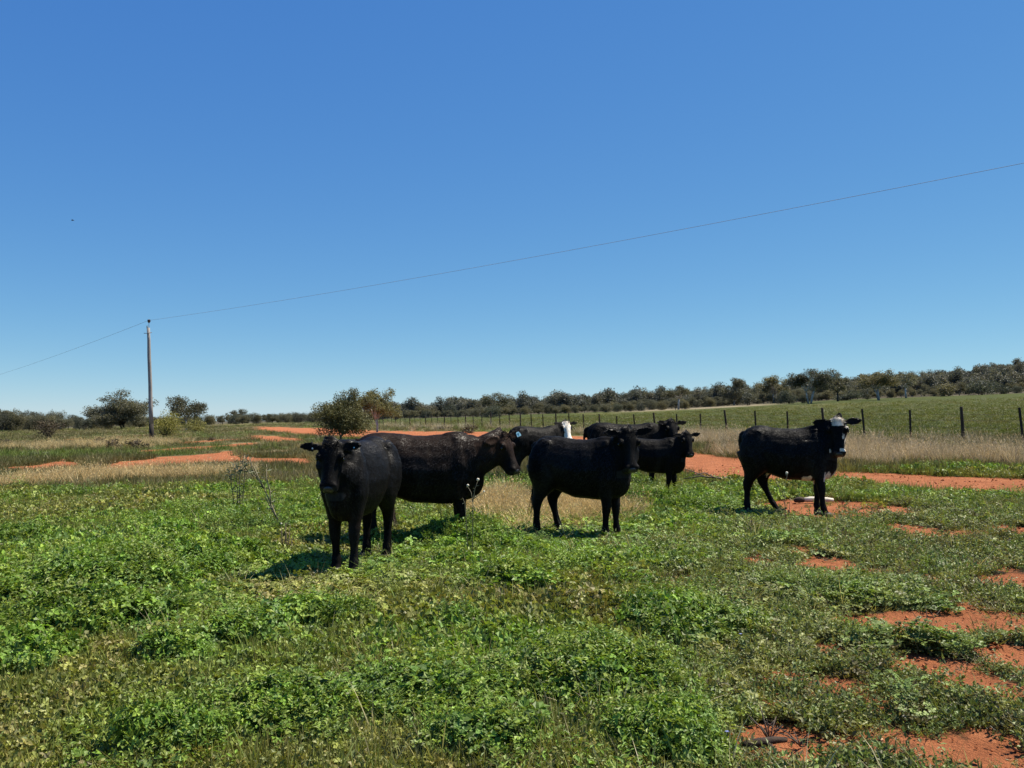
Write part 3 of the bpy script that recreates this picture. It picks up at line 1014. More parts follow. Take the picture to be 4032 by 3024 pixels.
for k, (px, pt, w, Y, lab) in enumerate([(3102, 1536, 48, 222, 'dark round shrub left of the three-trunked gum'), (3345, 1538, 85, 226, 'dark spreading shrub below the dark-trunked gum'), (3408, 1530, 40, 230, 'dark shrub close to the gum with twin pale trunks'),
                                      (3860, 1498, 90, 248, 'large dark-green shrub at the far right edge of the paddock'), (3940, 1505, 70, 250, 'smaller dark shrub right of the large one on the paddock edge'), (3720, 1510, 75, 246, 'olive shrub on the paddock edge left of the large dark shrub'),
                                      (2950, 1545, 60, 238, 'pale grey shrub on the rough ground before the tree line'), (3072, 1540, 40, 234, 'small grey-green shrub beside the dark round shrub'), (3170, 1554, 30, 214, 'small dark shrub near the foot of the three-trunked gum'), (2522, 1582, 32, 236, 'small round shrub in front of the tree line above the middle cattle')]):
    px_tree('shrub', shrub(130 + k, 3, 4.4, (M_CROWN3, M_CROWN3, M_CROWN, M_CROWN3, M_CROWN3, M_CROWN2, M_GREYBUSH, M_GREYBUSH, M_CROWN3, M_GREYBUSH)[k], 260, .24, M_DARKBARK, -.1), px, pt, w, Y, lab, 'shrub', 'shrubs along the far edge of the paddock')
for k, (px, pt, w, Y, lab) in enumerate([(388, 1722, 48, 52, 'low dark bush, leftmost of three before the power pole'), (455, 1728, 62, 47, 'low dark bush, middle of three before the power pole'), (542, 1730, 75, 47, 'low dark bush, nearest the foot of the power pole'), (20, 1728, 60, 62, 'low dark bush at the left edge below the far trees'), (835, 1722, 34, 60, 'small dark tuft-like bush right of the yellow-green bush'),
                                         (158, 1778, 95, 38, 'grey-green leafy bush on the grass above the straw band'), (3562, 1722, 92, 28.2, 'dead brown tumbleweed bush against a fence post'), (1745, 1678, 75, 75, 'dark low bush at the fence behind the brown-black cow'), (1850, 1672, 60, 62, 'scrubby low bush by the track near the brown-black cow'), (2395, 1672, 60, 36, 'olive weed bush by the fence over the middle black cow'), (3720, 1735, 110, 28.5, 'fresh green leafy bush in the pale grass left of the thick fence post')]):
    leaf = M_CROWN2 if k == 9 else M_GREYBUSH if k == 5 else M_YBUSH if k == 10 else M_BROWN if k == 6 else M_DARKBUSH
    px_tree('low_bush', shrub(150 + k, .6, .9, leaf, 700, .05 if k in (6, 10) else .08, M_DARKBARK, -.1, 10), px, pt, w, Y, lab, 'bush', 'low bushes scattered over the rough grass')

# the belt of trees along the foot of the ridge, each its own tree sharing a few builds
KINDS = [gum(201, 7, 6, .16, 1, M_BARK, M_CROWN, 13, 330, .22), gum(202, 7, 6.5, .18, 2, M_BARK, M_CROWN2, 14, 330, .22), gum(203, 7, 5, .18, 1, M_DARKBARK, M_CROWN, 11, 340, .22, 1.0), gum(204, 6, 6, .12, 2, M_DARKBARK, M_CROWN2, 14, 330, .21),
         shrub(205, 5, 6.5, M_CROWN, 320, .21, M_BARK, -.1, 12), shrub(206, 5, 6, M_CROWN2, 320, .21, M_BARK, -.1, 12), gum(207, 8, 4.2, .5, 1, M_PALEBARK, M_CROWN, 7, 240, .22, .55), shrub(208, 5, 6, M_CROWN3, 320, .21, M_BARK, -.1, 12)]
KH = [7, 7, 7, 6, 5, 5, 8, 5]
SKYL = np.array([(-400, 1605), (0, 1592), (40, 1605), (90, 1602), (125, 1612), (220, 1612), (240, 1636), (330, 1632), (420, 1634), (600, 1652), (800, 1685), (830, 1650), (880, 1630), (950, 1615), (1050, 1628), (1200, 1628), (1290, 1620), (1560, 1600), (1650, 1596), (1700, 1592), (1800, 1598), (1880, 1592), (1980, 1576), (2050, 1582), (2200, 1588), (2300, 1582), (2420, 1572), (2500, 1566), (2600, 1552), (2750, 1540), (2870, 1528), (3000, 1515), (3200, 1510), (3400, 1502), (3600, 1500), (3800, 1495), (4032, 1492), (4500, 1480)], float)
BELT = ((120, 'at the far left edge'), (300, 'behind the dark round bush'), (590, 'around the broad grey gum'), (1000, 'right of the pole'), (1280, 'left of the bushy tree by the track'), (1560, 'behind the bushy tree by the track'), (1900, 'above the brown-black cow'), (2250, 'above the white-faced cow'), (2520, 'above the middle cow'), (2860, 'above the smaller cow'), (3120, 'left of the three-trunked gum'), (3390, 'behind the three-trunked gum'), (3640, 'behind the twin-trunked gum'), (3850, 'left of the large dark shrub'), (9999, 'at the far right edge'))
rt_ = random.Random(5)
cnt = 0
for row, (dY, step, dp) in enumerate(((0, 46, 16), (22, 40, 6), (46, 38, -2))):
    px = -120.0
    while px < 4170:
        if 795 < px < 822:
            px += 30; continue
        base = 160 if px < 600 else 205 if px < 1400 else 240 if px < 2700 else 268
        Y = base + dY + rt_.uniform(-7, 7)
        pt = float(np.interp(px, SKYL[:, 0], SKYL[:, 1])) + dp + (rt_.uniform(-16, 2) if rt_.random() < .22 else rt_.uniform(0, 24))
        k = rt_.choices(range(8), [3, 3, 2, 3, 3, 3, 1.2 if row else .3, 1.2])[0]
        x = (px - PW / 2) / FPX * Y
        H = at(px, pt, Y).z - hz(x, Y)
        H = max(2.6, min(H, 9.5))
        s = H / KH[k]
        side = next(n_ for lim, n_ in BELT if px < lim)
        fam = ('grey-olive gum', 'olive gum', 'dark-limbed gum', 'low olive gum', 'bushy grey-olive tree', 'bushy olive tree', 'thin pale-trunked gum', 'dark bushy tree')[k]
        plant_tree('gum_tree' if k in (0, 1, 2, 3, 6) else 'mallee_tree', KINDS[k], x, Y, s * rt_.uniform(.8, 1.35) * (1.1 if row == 0 else 1), rt_.uniform(0, 6.28),
                   '%s, %s of tree belt, %s' % (fam, ('front rank', 'middle rank', 'back rank')[row], side), 'tree', '%ss in the %s of the tree belt %s' % (fam, ('front rank', 'middle rank', 'back rank')[row], side), s)
        cnt += 1
        px += step * rt_.uniform(.75, 1.3)

# the wooded ridge beyond, one mass of trees nobody could count
LOWK = [crown_mesh('far_crown', 301 + i, [((random.uniform(-1, 1), random.uniform(-1, 1), 2.2 + random.uniform(0, 2.6)), (1.6, 1.6, 1.3)) for _ in range(6)] + [((0, 0, 2), (2.0, 2.0, 1.8))], 95, .40, M_TREE) for i in range(5)]
p = sample(7200, 290, 760, um=.80, power=.2)
fr = fbm(p[:, 0] * .012, p[:, 1] * .012, 990, 3)
p = thin(p, np.clip(.35 + sstep(.35, .5, fr), 0, 1) * sstep(-.22, -.05, p[:, 0] / p[:, 1]))
g_ = pal(len(p), [(.120, .122, .094), (.135, .130, .094), (.095, .100, .080), (.14, .132, .096), (.085, .089, .072)])
scatter('ridge_woodland', 'grey-olive woodland covering the distant ridge', p, LOWK, rng.uniform(.6, 1.25, len(p)), g_, .05, rng.uniform(.75, 1.2, len(p)))

# ------------------------------------------------------------------ fence, pole, lines
M_POST = plain_mat('rusted steel post', (.020, .016, .013), (.055, .038, .026), 18, .8)
M_STRAIN = plain_mat('dark timber post', (.022, .017, .013), (.075, .055, .036), 9, .9, (1, 1, .2))
M_WIRE = plain_mat('rusty fence wire', (.05, .04, .035), (.10, .08, .065), 30, .7, bmp=0)
M_POLE = plain_mat('weathered pole timber', (.15, .142, .132), (.34, .325, .305), 7, .9, (6, 6, .25), .5, .02)
M_CHAR = plain_mat('dark treated pole base', (.012, .011, .010), (.045, .038, .032), 7, .9, (6, 6, .3))
M_INS = plain_mat('brown glazed insulator', (.02, .012, .01), (.035, .022, .018), 5, .25, bmp=0, spec=.6)
M_STEEL = plain_mat('dull galvanised steel', (.12, .12, .12), (.22, .22, .22), 20, .5, bmp=0)

fence = empty('wire_fence', (FENCE0[0], FENCE0[1], hz(*FENCE0)))
tag(fence, 'wire fence with dark posts running along the far side of the red track', 'fence')
fl = fence.location.copy()


def post_mesh(thick, h=1.2):
    b = MB()
    if thick:
        b.tube([(0, 0, -.25), (.004, .0, .5), (-.006, .006, h + .02)], [.062, .056, .050], 9)
        b.tube([(-.006, .006, h + .02), (-.006, .006, h + .035)], [.050, .036], 9)
    else:                                        # Y-section steel picket
        for a in (0, 2.094, 4.189):
            b.box((.013 * math.cos(a), .013 * math.sin(a), h * .5 - .12), (.028, .006, h + .24), Euler((0, 0, a)))
    me = b.mesh('post', False)
    me.materials.append(M_STRAIN if thick else M_POST)
    return me


P_THICK, P_THIN = post_mesh(True, 1.25), post_mesh(False, 1.2)
rp = random.Random(3)
tops = []
for i in range(-2, 78):
    f = i / 3.0
    q = FENCE0 + FENCEV * f
    thick = i % 3 == 0
    o = obj('post', P_THICK if thick else P_THIN, fence)
    z = hz(*q)
    o.location = Vector((q[0], q[1], z)) - fl
    o.rotation_euler = (rp.gauss(0, .02), -.055 + rp.gauss(0, .025) if i != -1 else -.10, rp.uniform(0, .6))
    s = 1.0 if thick else 1.55 if i < 24 else 1.2
    o.scale = (s, s, rp.uniform(.96, 1.04))
    tops.append((q[0], q[1], z))
for k, h in enumerate((1.02, .80, .56, .30)):
    b = MB(); pts = []
    for (x0, y0, z0), (x1, y1, z1) in zip(tops[:-1], tops[1:]):
        pts.append(Vector((x0 - .055 * h, y0, z0 + h)) - fl)
        pts.append(Vector(((x0 + x1) / 2 - .055 * h, (y0 + y1) / 2, (z0 + z1) / 2 + h - .015)) - fl)
    b.tube(pts[:90], .0042, 4)
    obj('wire', b.mesh('wire'), fence, [M_WIRE])

# the pole
PY = 62.0
ptop = at(584, 1288, PY); px0 = (600 - PW / 2) / FPX * PY
pz = hz(px0, PY)
pole = empty('power_pole', (px0, PY, pz))
tag(pole, 'tall weathered timber power pole leaning slightly, dark at its base', 'power pole')
pt = Vector((ptop.x - px0, 0, ptop.z - pz))
b = MB()
hs = [1.25, 2.5, 4, 6, pt.z - .9, pt.z - .05]
b.tube([pt * (h / pt.z) + Vector((.012 * math.sin(h * 2), 0, 0)) for h in hs], [.152, .140, .130, .120, .108, .102], 14)
obj('shaft', b.mesh('shaft'), pole, [M_POLE])
b = MB()
b.tube([(0, 0, -.5), pt * (.6 / pt.z), pt * (1.25 / pt.z)], [.170, .163, .156], 14)
obj('base', b.mesh('base'), pole, [M_CHAR])
b = MB(); pb = pt * ((pt.z - .42) / pt.z)
b.tube([pb + Vector((-.26, -.14, -.02)), pb + Vector((.0, -.15, -.03)), pb + Vector((.29, -.14, .03))], .024, 6)
obj('crossbolt', b.mesh('crossbolt'), pole, [M_STEEL])
b = MB()
b.tube([pt + Vector((-.07, 0, -.08)), pt + Vector((-.09, 0, .10))], [.05, .03], 7)
obj('splinter', b.mesh('splinter'), pole, [M_POLE])
b = MB()
b.tube([pt + Vector((.04, 0, -.1)), pt + Vector((.04, 0, .38))], .017, 6)
obj('pin', b.mesh('pin'), pole, [M_STEEL])
b = MB(); it = pt + Vector((.04, 0, .3))
b.tube([it + Vector((0, 0, z)) for z in (0, .03, .07, .10, .14, .18, .22, .24)], [.045, .075, .08, .11, .118, .09, .095, .05], 12)
obj('insulator', b.mesh('insulator'), pole, [M_INS])
wire0 = Vector((px0, PY, pz)) + it + Vector((0, 0, .17))


def catenary(a, c, sag, n=60):
    return [a.lerp(c, i / n) - Vector((0, 0, 4 * sag * (i / n) * (1 - i / n))) for i in range(n + 1)]


M_LINE = plain_mat('bare conductor', (.24, .26, .28), (.30, .32, .34), 2, .6, bmp=0)
pe = at(4032, 642, 26.0)
d_ = (pe - wire0); endr = wire0 + Vector((d_.x, d_.y, 0)) * 1.65
endr.z = wire0.z + (pe.z + 4 * .75 * .606 * .394 - wire0.z) / .606
b = MB(); b.tube(catenary(wire0, endr, .75), .0075, 5)
tag(obj('overhead_line', b.mesh('overhead_line'), None, [M_LINE]), 'long overhead wire rising from the pole across the sky to the right', 'power line')
b = MB(); b.tube(catenary(wire0 - Vector((.08, 0, .02)), Vector((-110, 160, 4.3)), 1.0), .0085, 5)
tag(obj('overhead_line', b.mesh('overhead_line'), None, [M_LINE]), 'overhead wire dropping from the pole away to the left', 'power line')

# ------------------------------------------------------------------ cattle
def fur_mat():
    m, t, p, out = mat('short cattle coat')
    tc = N(t, 'ShaderNodeTexCoord')
    col = N(t, 'ShaderNodeAttribute', attribute_name='coat').outputs['Color']
    mp = N(t, 'ShaderNodeMapping'); mp.inputs['Scale'].default_value = (1.0, 1.0, .35)
    t.links.new(tc.outputs['Object'], mp.inputs['Vector'])
    big = noise(t, 5, 4, mp.outputs[0], .6)
    tuft = noise(t, 22, 5, mp.outputs[0], .7)
    mp2 = N(t, 'ShaderNodeMapping'); mp2.inputs['Scale'].default_value = (1.0, 1.0, .12); mp2.inputs['Rotation'].default_value = (0, .5, 0)
    t.links.new(tc.outputs['Object'], mp2.inputs['Vector'])
    hair = noise(t, 120, 3, mp2.outputs[0], .7)
    f = math_n(t, 'MULTIPLY', ramp(t, tuft, [(.3, (.55,) * 3), (.7, (1.5,) * 3)]), ramp(t, big, [(.3, (.7,) * 3), (.7, (1.35,) * 3)]))
    t.links.new(mixc(t, 1.0, col, f, 'MULTIPLY'), p.inputs['Base Color'])
    p.inputs['Roughness'].default_value = .6
    p.inputs['Specular IOR Level'].default_value = .06
    h = math_n(t, 'ADD', math_n(t, 'MULTIPLY', tuft, .9), math_n(t, 'MULTIPLY', hair, .5))
    bump(t, h, p, .45, .011)
    return m


M_FUR = fur_mat()
M_EYE = plain_mat('dark wet eye', (.006, .005, .004), (.012, .009, .007), 3, .12, bmp=0, spec=.6)
M_NOSE = plain_mat('moist black nose', (.010, .010, .010), (.030, .028, .028), 60, .3, bmp=.2, bd=.003, spec=.55)
M_NOSTRIL = plain_mat('nostril', (.002, .002, .002), (.004, .003, .003), 3, .7, bmp=0)
M_HOOF = plain_mat('hoof horn', (.02, .018, .015), (.05, .04, .03), 20, .6)
M_BLACKHAIR = plain_mat('black tail hair', (.006, .005, .005), (.014, .012, .010), 40, .6, bmp=0)
M_BROWNHAIR = plain_mat('brown tail hair', (.022, .014, .009), (.060, .038, .024), 40, .7, bmp=0)
M_WHITEHAIR = plain_mat('cream forelock hair', (.55, .47, .36), (.75, .68, .56), 40, .7, bmp=0)
M_TAGBLUE = plain_mat('pale blue ear tag', (.32, .60, .72), (.38, .66, .78), 5, .45, bmp=0)
M_TAGINK = plain_mat('teal tag marking', (.03, .14, .20), (.05, .18, .25), 5, .5, bmp=0)
M_TAGWHITE = plain_mat('white ear tag', (.75, .75, .72), (.8, .8, .78), 5, .45, bmp=0)

TORSO = [  # x, top z, bottom z, half width   (withers 1.30 m)
    (-.83, 1.16, 1.00, .06), (-.80, 1.215, .90, .13), (-.74, 1.265, .78, .20), (-.62, 1.305, .68, .255), (-.46, 1.308, .635, .285), (-.28, 1.288, .585, .305),
    (-.08, 1.270, .53, .325), (.12, 1.268, .525, .325), (.30, 1.282, .515, .295), (.44, 1.308, .515, .265), (.56, 1.305, .505, .245), (.66, 1.27, .515, .215), (.75, 1.20, .545, .175), (.82, 1.11, .60, .125), (.865, 1.02, .69, .07)]


def loft(b, secs, n=18, pw=2.35, taper=lambda x: 0.0):
    rings = []
    for (x, zt, zb, hw) in secs:
        cz, hh = (zt + zb) / 2, (zt - zb) / 2
        ring = []
        for k in range(n):
            a = 2 * math.pi * k / n
            c, s_ = math.cos(a), math.sin(a)
            y = math.copysign(abs(c) ** (2 / pw), c) * hw
            z = math.copysign(abs(s_) ** (2 / pw), s_) * hh
            y *= 1 - .20 * max(0, z / hh)            # a back narrower than the belly
            y *= 1 - taper(x) * max(0, -z / hh)       # the chest narrows to the brisket
            ring.append(Vector((x, y, cz + z)))
        rings.append(ring)
    b.rings(rings)


def hring(b, secs, n=12):
    """rings lying level: (x, y, z, rx, ry)."""
    b.rings([[Vector((x + rx * math.cos(2 * math.pi * k / n), y + ry * math.sin(2 * math.pi * k / n), z)) for k in range(n)] for (x, y, z, rx, ry) in secs])


HEAD = [  # x along the face, top, bottom, half width
    (-.08, -.02, -.13, .070), (-.04, .030, -.155, .100), (.01, .055, -.175, .122), (.06, .060, -.195, .130), (.12, .054, -.220, .134), (.175, .044, -.222, .128), (.235, .032, -.222, .110),
    (.30, .020, -.205, .094), (.36, .014, -.188, .087), (.41, .010, -.176, .090), (.455, .004, -.164, .096), (.49, -.010, -.148, .092), (.515, -.032, -.122, .072), (.527, -.05, -.09, .040)]


def ear_part(b, M, side, droop, back):
    """a cupped leaf-shaped ear on the head frame M."""
    L, Wd = .215, .066
    base = Vector((.0, side * .10, -.012))
    d = Vector((-.25 * back, side, droop)).normalized()
    u = Vector((-1, 0, .25)); u = (u - d * u.dot(d)).normalized()      # width runs up the head
    n = Vector((.2, 0, 1)); n = (n - d * n.dot(d) - u * n.dot(u)).normalized()
    rings = []
    for f, w in ((0, .45), (.12, .62), (.3, .92), (.5, 1.0), (.7, .86), (.86, .55), (.96, .24), (1.0, .05)):
        ring = []
        for k in range(10):
            a = 2 * math.pi * k / 10
            uu = math.cos(a) * Wd * w
            th = (math.sin(a) * .011 + .026 * (1 - (uu / (Wd * w + 1e-6)) ** 2) * w * (1 if f > .05 else .3))
            ring.append(M @ (base + d * (L * f) + u * uu - n * (th - .02)))
        rings.append(ring)
    b.rings(rings)
    return M @ (base + d * L * .62), M.to_3x3() @ d, M.to_3x3() @ u, M.to_3x3() @ n


def strands(name, m, parent, roots, dirs, L, w=.004, curl=.3, seed=1):
    b = LB(seed)
    for p_, d_ in zip(roots, dirs):
        b.blade(p_, d_, L * b.r.uniform(.6, 1.2), w, curl * b.r.uniform(-.6, 1), .5, 3)
    me = mesh_np(name, np.array([tuple(v) for v in b.V]), b.F, False, b.var)
    return obj(name, me, parent, [m])


def hair_mat():
    m, t, p, out = mat('coat hair')
    col = N(t, 'ShaderNodeAttribute', attribute_name='coat').outputs['Color']
    t.links.new(col, p.inputs['Base Color'])
    p.inputs['Roughness'].default_value = .46
    p.inputs['Specular IOR Level'].default_value = .26
    return m


M_HAIR = hair_mat()


def coat_hair(o, V, me, C, on_head, hl, n, seed):
    """short coat hair lying along the body: one narrow triangle per lock."""
    g = np.random.default_rng(seed)
    nv = len(V)
    Nn = np.empty(nv * 3, np.float32); me.vertices.foreach_get('normal', Nn); Nn = Nn.reshape(-1, 3).astype(float)
    pick = g.integers(0, nv, n)
    pick = pick[(V[pick, 2] > .12) & ~(on_head[pick] & (hl[pick, 0] > .44))]
    P = V[pick]; Nv = Nn[pick]
    k = len(pick)
    flow = np.tile(np.array([-.75, 0, -.65]), (k, 1)) + g.normal(0, .16, (k, 3))
    wv = fbm(P[:, 0] * 4 + 3, P[:, 2] * 4 + P[:, 1] * 3, 55, 3) - .5
    flow[:, 2] += wv * 1.6; flow[:, 0] += (fbm(P[:, 0] * 3, P[:, 2] * 3, 57, 3) - .5) * 1.6
    oh = on_head[pick]
    flow[oh] = g.normal(0, .5, (oh.sum(), 3)) + np.array([0, 0, -.2])
    low_ = P[:, 2] < .55
    flow[low_] = np.array([0, 0, -1]) + g.normal(0, .15, (low_.sum(), 3))
    flow -= Nv * (flow * Nv).sum(1)[:, None]
    flow /= np.linalg.norm(flow, axis=1)[:, None] + 1e-9
    lift = g.uniform(.05, .24, (k, 1))
    d = flow + Nv * lift
    d /= np.linalg.norm(d, axis=1)[:, None]
    L = g.uniform(.018, .042, (k, 1)) * np.where(oh, .6, 1)[:, None] * np.where(low_, .6, 1)[:, None]
    sd = np.cross(d, Nv); sd /= np.linalg.norm(sd, axis=1)[:, None] + 1e-9
    w = g.uniform(.0035, .008, (k, 1))
    P0 = P - Nv * .002
    tri = np.stack([P0 + sd * w * .5, P0 - sd * w * .5, P0 + d * L], 1).reshape(-1, 3)
    F = np.arange(3 * k).reshape(-1, 3)
    hm = mesh_np('coat_hair', tri, F, False)
    cc = C[pick] * g.uniform(.4, 1.9, (k, 1)) * (.7 + .6 * np.clip(wv + .5, 0, 1))[:, None]
    color_attr(hm, 'coat', np.repeat(np.clip(cc, 0, .75), 3, 0))
    h = obj('coat_hair', hm, o, [M_HAIR])
    h['kind'] = 'stuff'


def build_cow(label, X, Y, heading, scale, head_at, head_yaw, head_pitch, head_roll=0.0, feet=((0, 0), (0, 0), (0, 0), (0, 0)), coat=None, vox=.0135, ear=((.05, .25), (.05, .25)), tags=(), tail=(0, 0), tail_m=None, sink=0.0,
              head_s=1.0, belly=1.0, forelock=None, neck_mid=None, long=.87, wide=1.0):
    """heading: degrees, 0 = facing +X (picture right), negative turns towards the camera.
    head_at: poll position in the animal's own frame; head_yaw relative to the body, head_pitch degrees nose-down."""
    b = MB()
    loft(b, [(x * long, zt, zt - (zt - zb) * (belly if -.5 < x < .5 else 1), hw * .88 * wide * (belly ** .5)) for (x, zt, zb, hw) in TORSO], taper=lambda x: .10 + .22 * float(sstep(.0, .5, x)))
    # hips and shoulders
    for s in (-1, 1):
        b.rings([[Vector((-.60 * long + .17 * r_ * math.cos(a), s * (.125 + .07 * r_), z + 0 * a)) + Vector((0, s * .055 * r_ * math.sin(a), 0)) for a in [2 * math.pi * k / 12 for k in range(12)]] for (z, r_) in ((1.27, .25), (1.18, .75), (1.02, 1.15), (.86, 1.2), (.74, 1.0))])
        b.rings([[Vector((.50 * long + .13 * r_ * math.cos(a), s * (.10 + .06 * r_), z)) + Vector((0, s * .06 * r_ * math.sin(a), 0)) for a in [2 * math.pi * k / 12 for k in range(12)]] for (z, r_) in ((1.26, .25), (1.12, .75), (.94, 1.1), (.78, 1.1), (.66, .8))])
    for s in (-1, 1):
        for (c, r_) in (((-.52 * long, s * .150, 1.205), (.085, .055, .055)), ((-.76 * long, s * .085, 1.12), (.06, .05, .07)), ((.60 * long, s * .13, .90), (.10, .06, .12)), ((.47 * long, s * .045, 1.265), (.15, .05, .045))):
            bmesh.ops.create_uvsphere(b.bm, u_segments=12, v_segments=8, radius=1.0, matrix=Matrix.Translation(c) @ Matrix.Diagonal((*r_, 1)))
    # legs: front left, front right, hind left, hind right
    foot_pts = []
    for i, (s, front) in enumerate(((1, 1), (-1, 1), (1, 0), (-1, 0))):
        dx, dy = feet[i]
        if front:
            prof = [(.50, .150, .90, .115, .075), (.50, .150, .74, .098, .072), (.505, .148, .62, .075, .058), (.515, .146, .50, .058, .047), (.525, .145, .43, .055, .050), (.522, .145, .36, .050, .045), (.515, .145, .27, .036, .033), (.512, .145, .18, .036, .034), (.512, .145, .13, .046, .043), (.525, .145, .085, .040, .040), (.535, .145, .05, .052, .050), (.545, .145, .0, .064, .058)]
            z0 = .85
        else:
            prof = [(-.56, .160, .92, .20, .085), (-.54, .165, .80, .185, .085), (-.54, .165, .70, .150, .075), (-.58, .160, .60, .105, .062), (-.635, .158, .52, .075, .050), (-.672, .156, .46, .066, .046), (-.680, .155, .40, .056, .043), (-.672, .155, .31, .041, .036), (-.662, .155, .20, .040, .036), (-.655, .155, .14, .048, .044), (-.638, .155, .09, .041, .040), (-.625, .155, .05, .053, .050), (-.612, .155, .0, .066, .058)]
            z0 = .80
        secs = []
        for (x, y, z, rx, ry) in prof:
            k = max(0, (z0 - z) / z0)
            k = k * k * (3 - 2 * k) if False else k
            f_ = 1.16 + .30 * float(sstep(.35, .7, z))
            secs.append((x * long + dx * k, s * (y - .03) + dy * k, z, rx * f_, ry * (f_ + .05)))
        hring(b, secs)
        foot_pts.append((secs[-1][0], secs[-1][1]))
    # tail
    tp = [(-.80 * long, 0, 1.21), (-.86 * long, 0, 1.17), (-.885 * long, tail[1] * .2, 1.05), (-.88 * long + tail[0] * .2, tail[1] * .5, .85), (-.87 * long + tail[0] * .6, tail[1] * .8, .65), (-.865 * long + tail[0], tail[1], .50)]
    b.tube(tp, [.035, .034, .027, .022, .021, .020], 8)
    # neck and head
    Hm = Matrix.Translation(Vector(head_at)) @ Matrix.Rotation(R(head_yaw), 4, 'Z') @ Matrix.Rotation(R(head_pitch), 4, 'Y') @ Matrix.Rotation(R(head_roll), 4, 'X') @ Matrix.Scale(head_s, 4)
    A0 = Vector((.40 * long, 0, .99)); A1 = Vector((.66 * long, 0, 1.0)); hb = Hm @ Vector((.02, 0, -.075)); hx = Hm.to_3x3() @ Vector((1, 0, 0))
    A2 = Vector(neck_mid) if neck_mid else (A1.lerp(hb, .5) + Vector((.02, 0, .02)))
    A3 = hb - hx * .07
    path = [A0, A1, A1.lerp(A2, .55), A2, A2.lerp(A3, .55), A3, hb + hx * .05]
    dims = [(.27, .20), (.275, .185), (.245, .155), (.210, .128), (.180, .115), (.140, .100), (.09, .080)]
    rings = []
    for i, (c, (rv, rl)) in enumerate(zip(path, dims)):
        tg = (path[min(i + 1, 6)] - path[max(i - 1, 0)]).normalized()
        sd = tg.cross(Vector((0, 0, 1))).normalized(); up = sd.cross(tg)
        rings.append([c + sd * rl * math.cos(2 * math.pi * k / 14) + up * rv * math.sin(2 * math.pi * k / 14) for k in range(14)])
    b.rings(rings)
    hb_ = MB(); loft(hb_, HEAD, 16, 2.5)
    Hm = Hm @ Matrix.Diagonal((.88, 1, 1, 1))
    for v in hb_.bm.verts: v.co = Hm @ v.co
    tmp = bpy.data.meshes.new('t'); hb_.bm.to_mesh(tmp); hb_.bm.free(); b.bm.from_mesh(tmp)
    for s in (-1, 1):                                        # brow ridges, cheeks, nostril rims
        for (c, r_) in (((.125, s * .115, .014), (.052, .028, .032)), ((.10, s * .098, -.13), (.090, .040, .080)), ((.465, s * .058, -.032), (.038, .036, .032))):
            bmesh.ops.create_uvsphere(b.bm, u_segments=12, v_segments=8, radius=1.0, matrix=Hm @ Matrix.Translation(c) @ Matrix.Diagonal((*r_, 1)))
    bmesh.ops.create_uvsphere(b.bm, u_segments=12, v_segments=8, radius=1.0, matrix=Hm @ Matrix.Translation((-.01, 0, .03)) @ Matrix.Diagonal((.055, .07, .035, 1)))
    ears = [ear_part(b, Hm, s, *e) for s, e in zip((1, -1), ear)]
    me0 = b.mesh('cow')
    tmp_o = bpy.data.objects.new('t', me0); COL.objects.link(tmp_o)
    md = tmp_o.modifiers.new('r', 'REMESH'); md.mode = 'VOXEL'; md.voxel_size = vox
    dg = bpy.context.evaluated_depsgraph_get()
    me = bpy.data.meshes.new_from_object(tmp_o.evaluated_get(dg)); me.name = 'cow'
    bpy.data.objects.remove(tmp_o); bpy.data.meshes.remove(tmp); bpy.data.meshes.remove(me0)
    n = len(me.vertices)
    V = np.empty(n * 3, np.float32); me.vertices.foreach_get('co', V); V = V.reshape(-1, 3).astype(float)
    E = np.empty(len(me.edges) * 2, np.int32); me.edges.foreach_get('vertices', E); E = E.reshape(-1, 2)
    deg = np.bincount(E.ravel(), minlength=n)[:, None]
    Hi = np.array(Hm.inverted())
    hl = (np.hstack([V, np.ones((n, 1))]) @ Hi.T)[:, :3]
    on_head = (hl[:, 0] > -.05) & (hl[:, 0] < .56) & (np.abs(hl[:, 1]) < np.where(hl[:, 0] < .13, .34, .15)) & (hl[:, 2] > -.24) & (hl[:, 2] < .12)
    for it in range(7):
        acc = np.zeros_like(V)
        np.add.at(acc, E[:, 0], V[E[:, 1]]); np.add.at(acc, E[:, 1], V[E[:, 0]])
        lam = np.where(on_head, .5 if it < 3 else 0, .55)[:, None]
        lam = np.where((V[:, 2] < .45)[:, None] & (it > 4), 0, lam)
        V = V + lam * (acc / np.maximum(deg, 1) - V)
    # muscle and rib unevenness
    nr = (fbm(V[:, 0] * 4 + V[:, 1] * 3, V[:, 2] * 4 + 9, int(abs(X) * 100) + 5, 3) - .5)
    V[:, 1] += np.sign(V[:, 1]) * nr * .022 * (~on_head) * (V[:, 2] > .5)
    V[:, 2] += (fbm(V[:, 0] * 5, V[:, 1] * 2 + 3, int(abs(X) * 70) + 8, 3) - .5) * .022 * (~on_head) * (V[:, 2] > 1.1)
    me.vertices.foreach_set('co', V.astype(np.float32).ravel())
    me.polygons.foreach_set('use_smooth', np.ones(len(me.polygons), bool))
    me.update()
    hl = (np.hstack([V, np.ones((n, 1))]) @ Hi.T)[:, :3]
    nz = fbm(V[:, 0] * 14 + V[:, 1] * 11, V[:, 2] * 14 - V[:, 1] * 7, 77, 3) - .5
    C = np.tile(np.array([.0050, .0046, .0044]), (n, 1)) * (.6 + 1.3 * sstep(.45, .72, fbm(V[:, 0] * 5 + V[:, 1] * 4, V[:, 2] * 2.2 + V[:, 1], int(abs(Y) * 9), 4)))[:, None]
    if coat: C = coat(C, V, hl, nz, on_head)
    nose = on_head & (hl[:, 0] > .478 + .03 * nz)
    C[nose] = np.array([.016, .016, .017])
    color_attr(me, 'coat', C)
    o = obj('cow', me, None, [M_FUR])
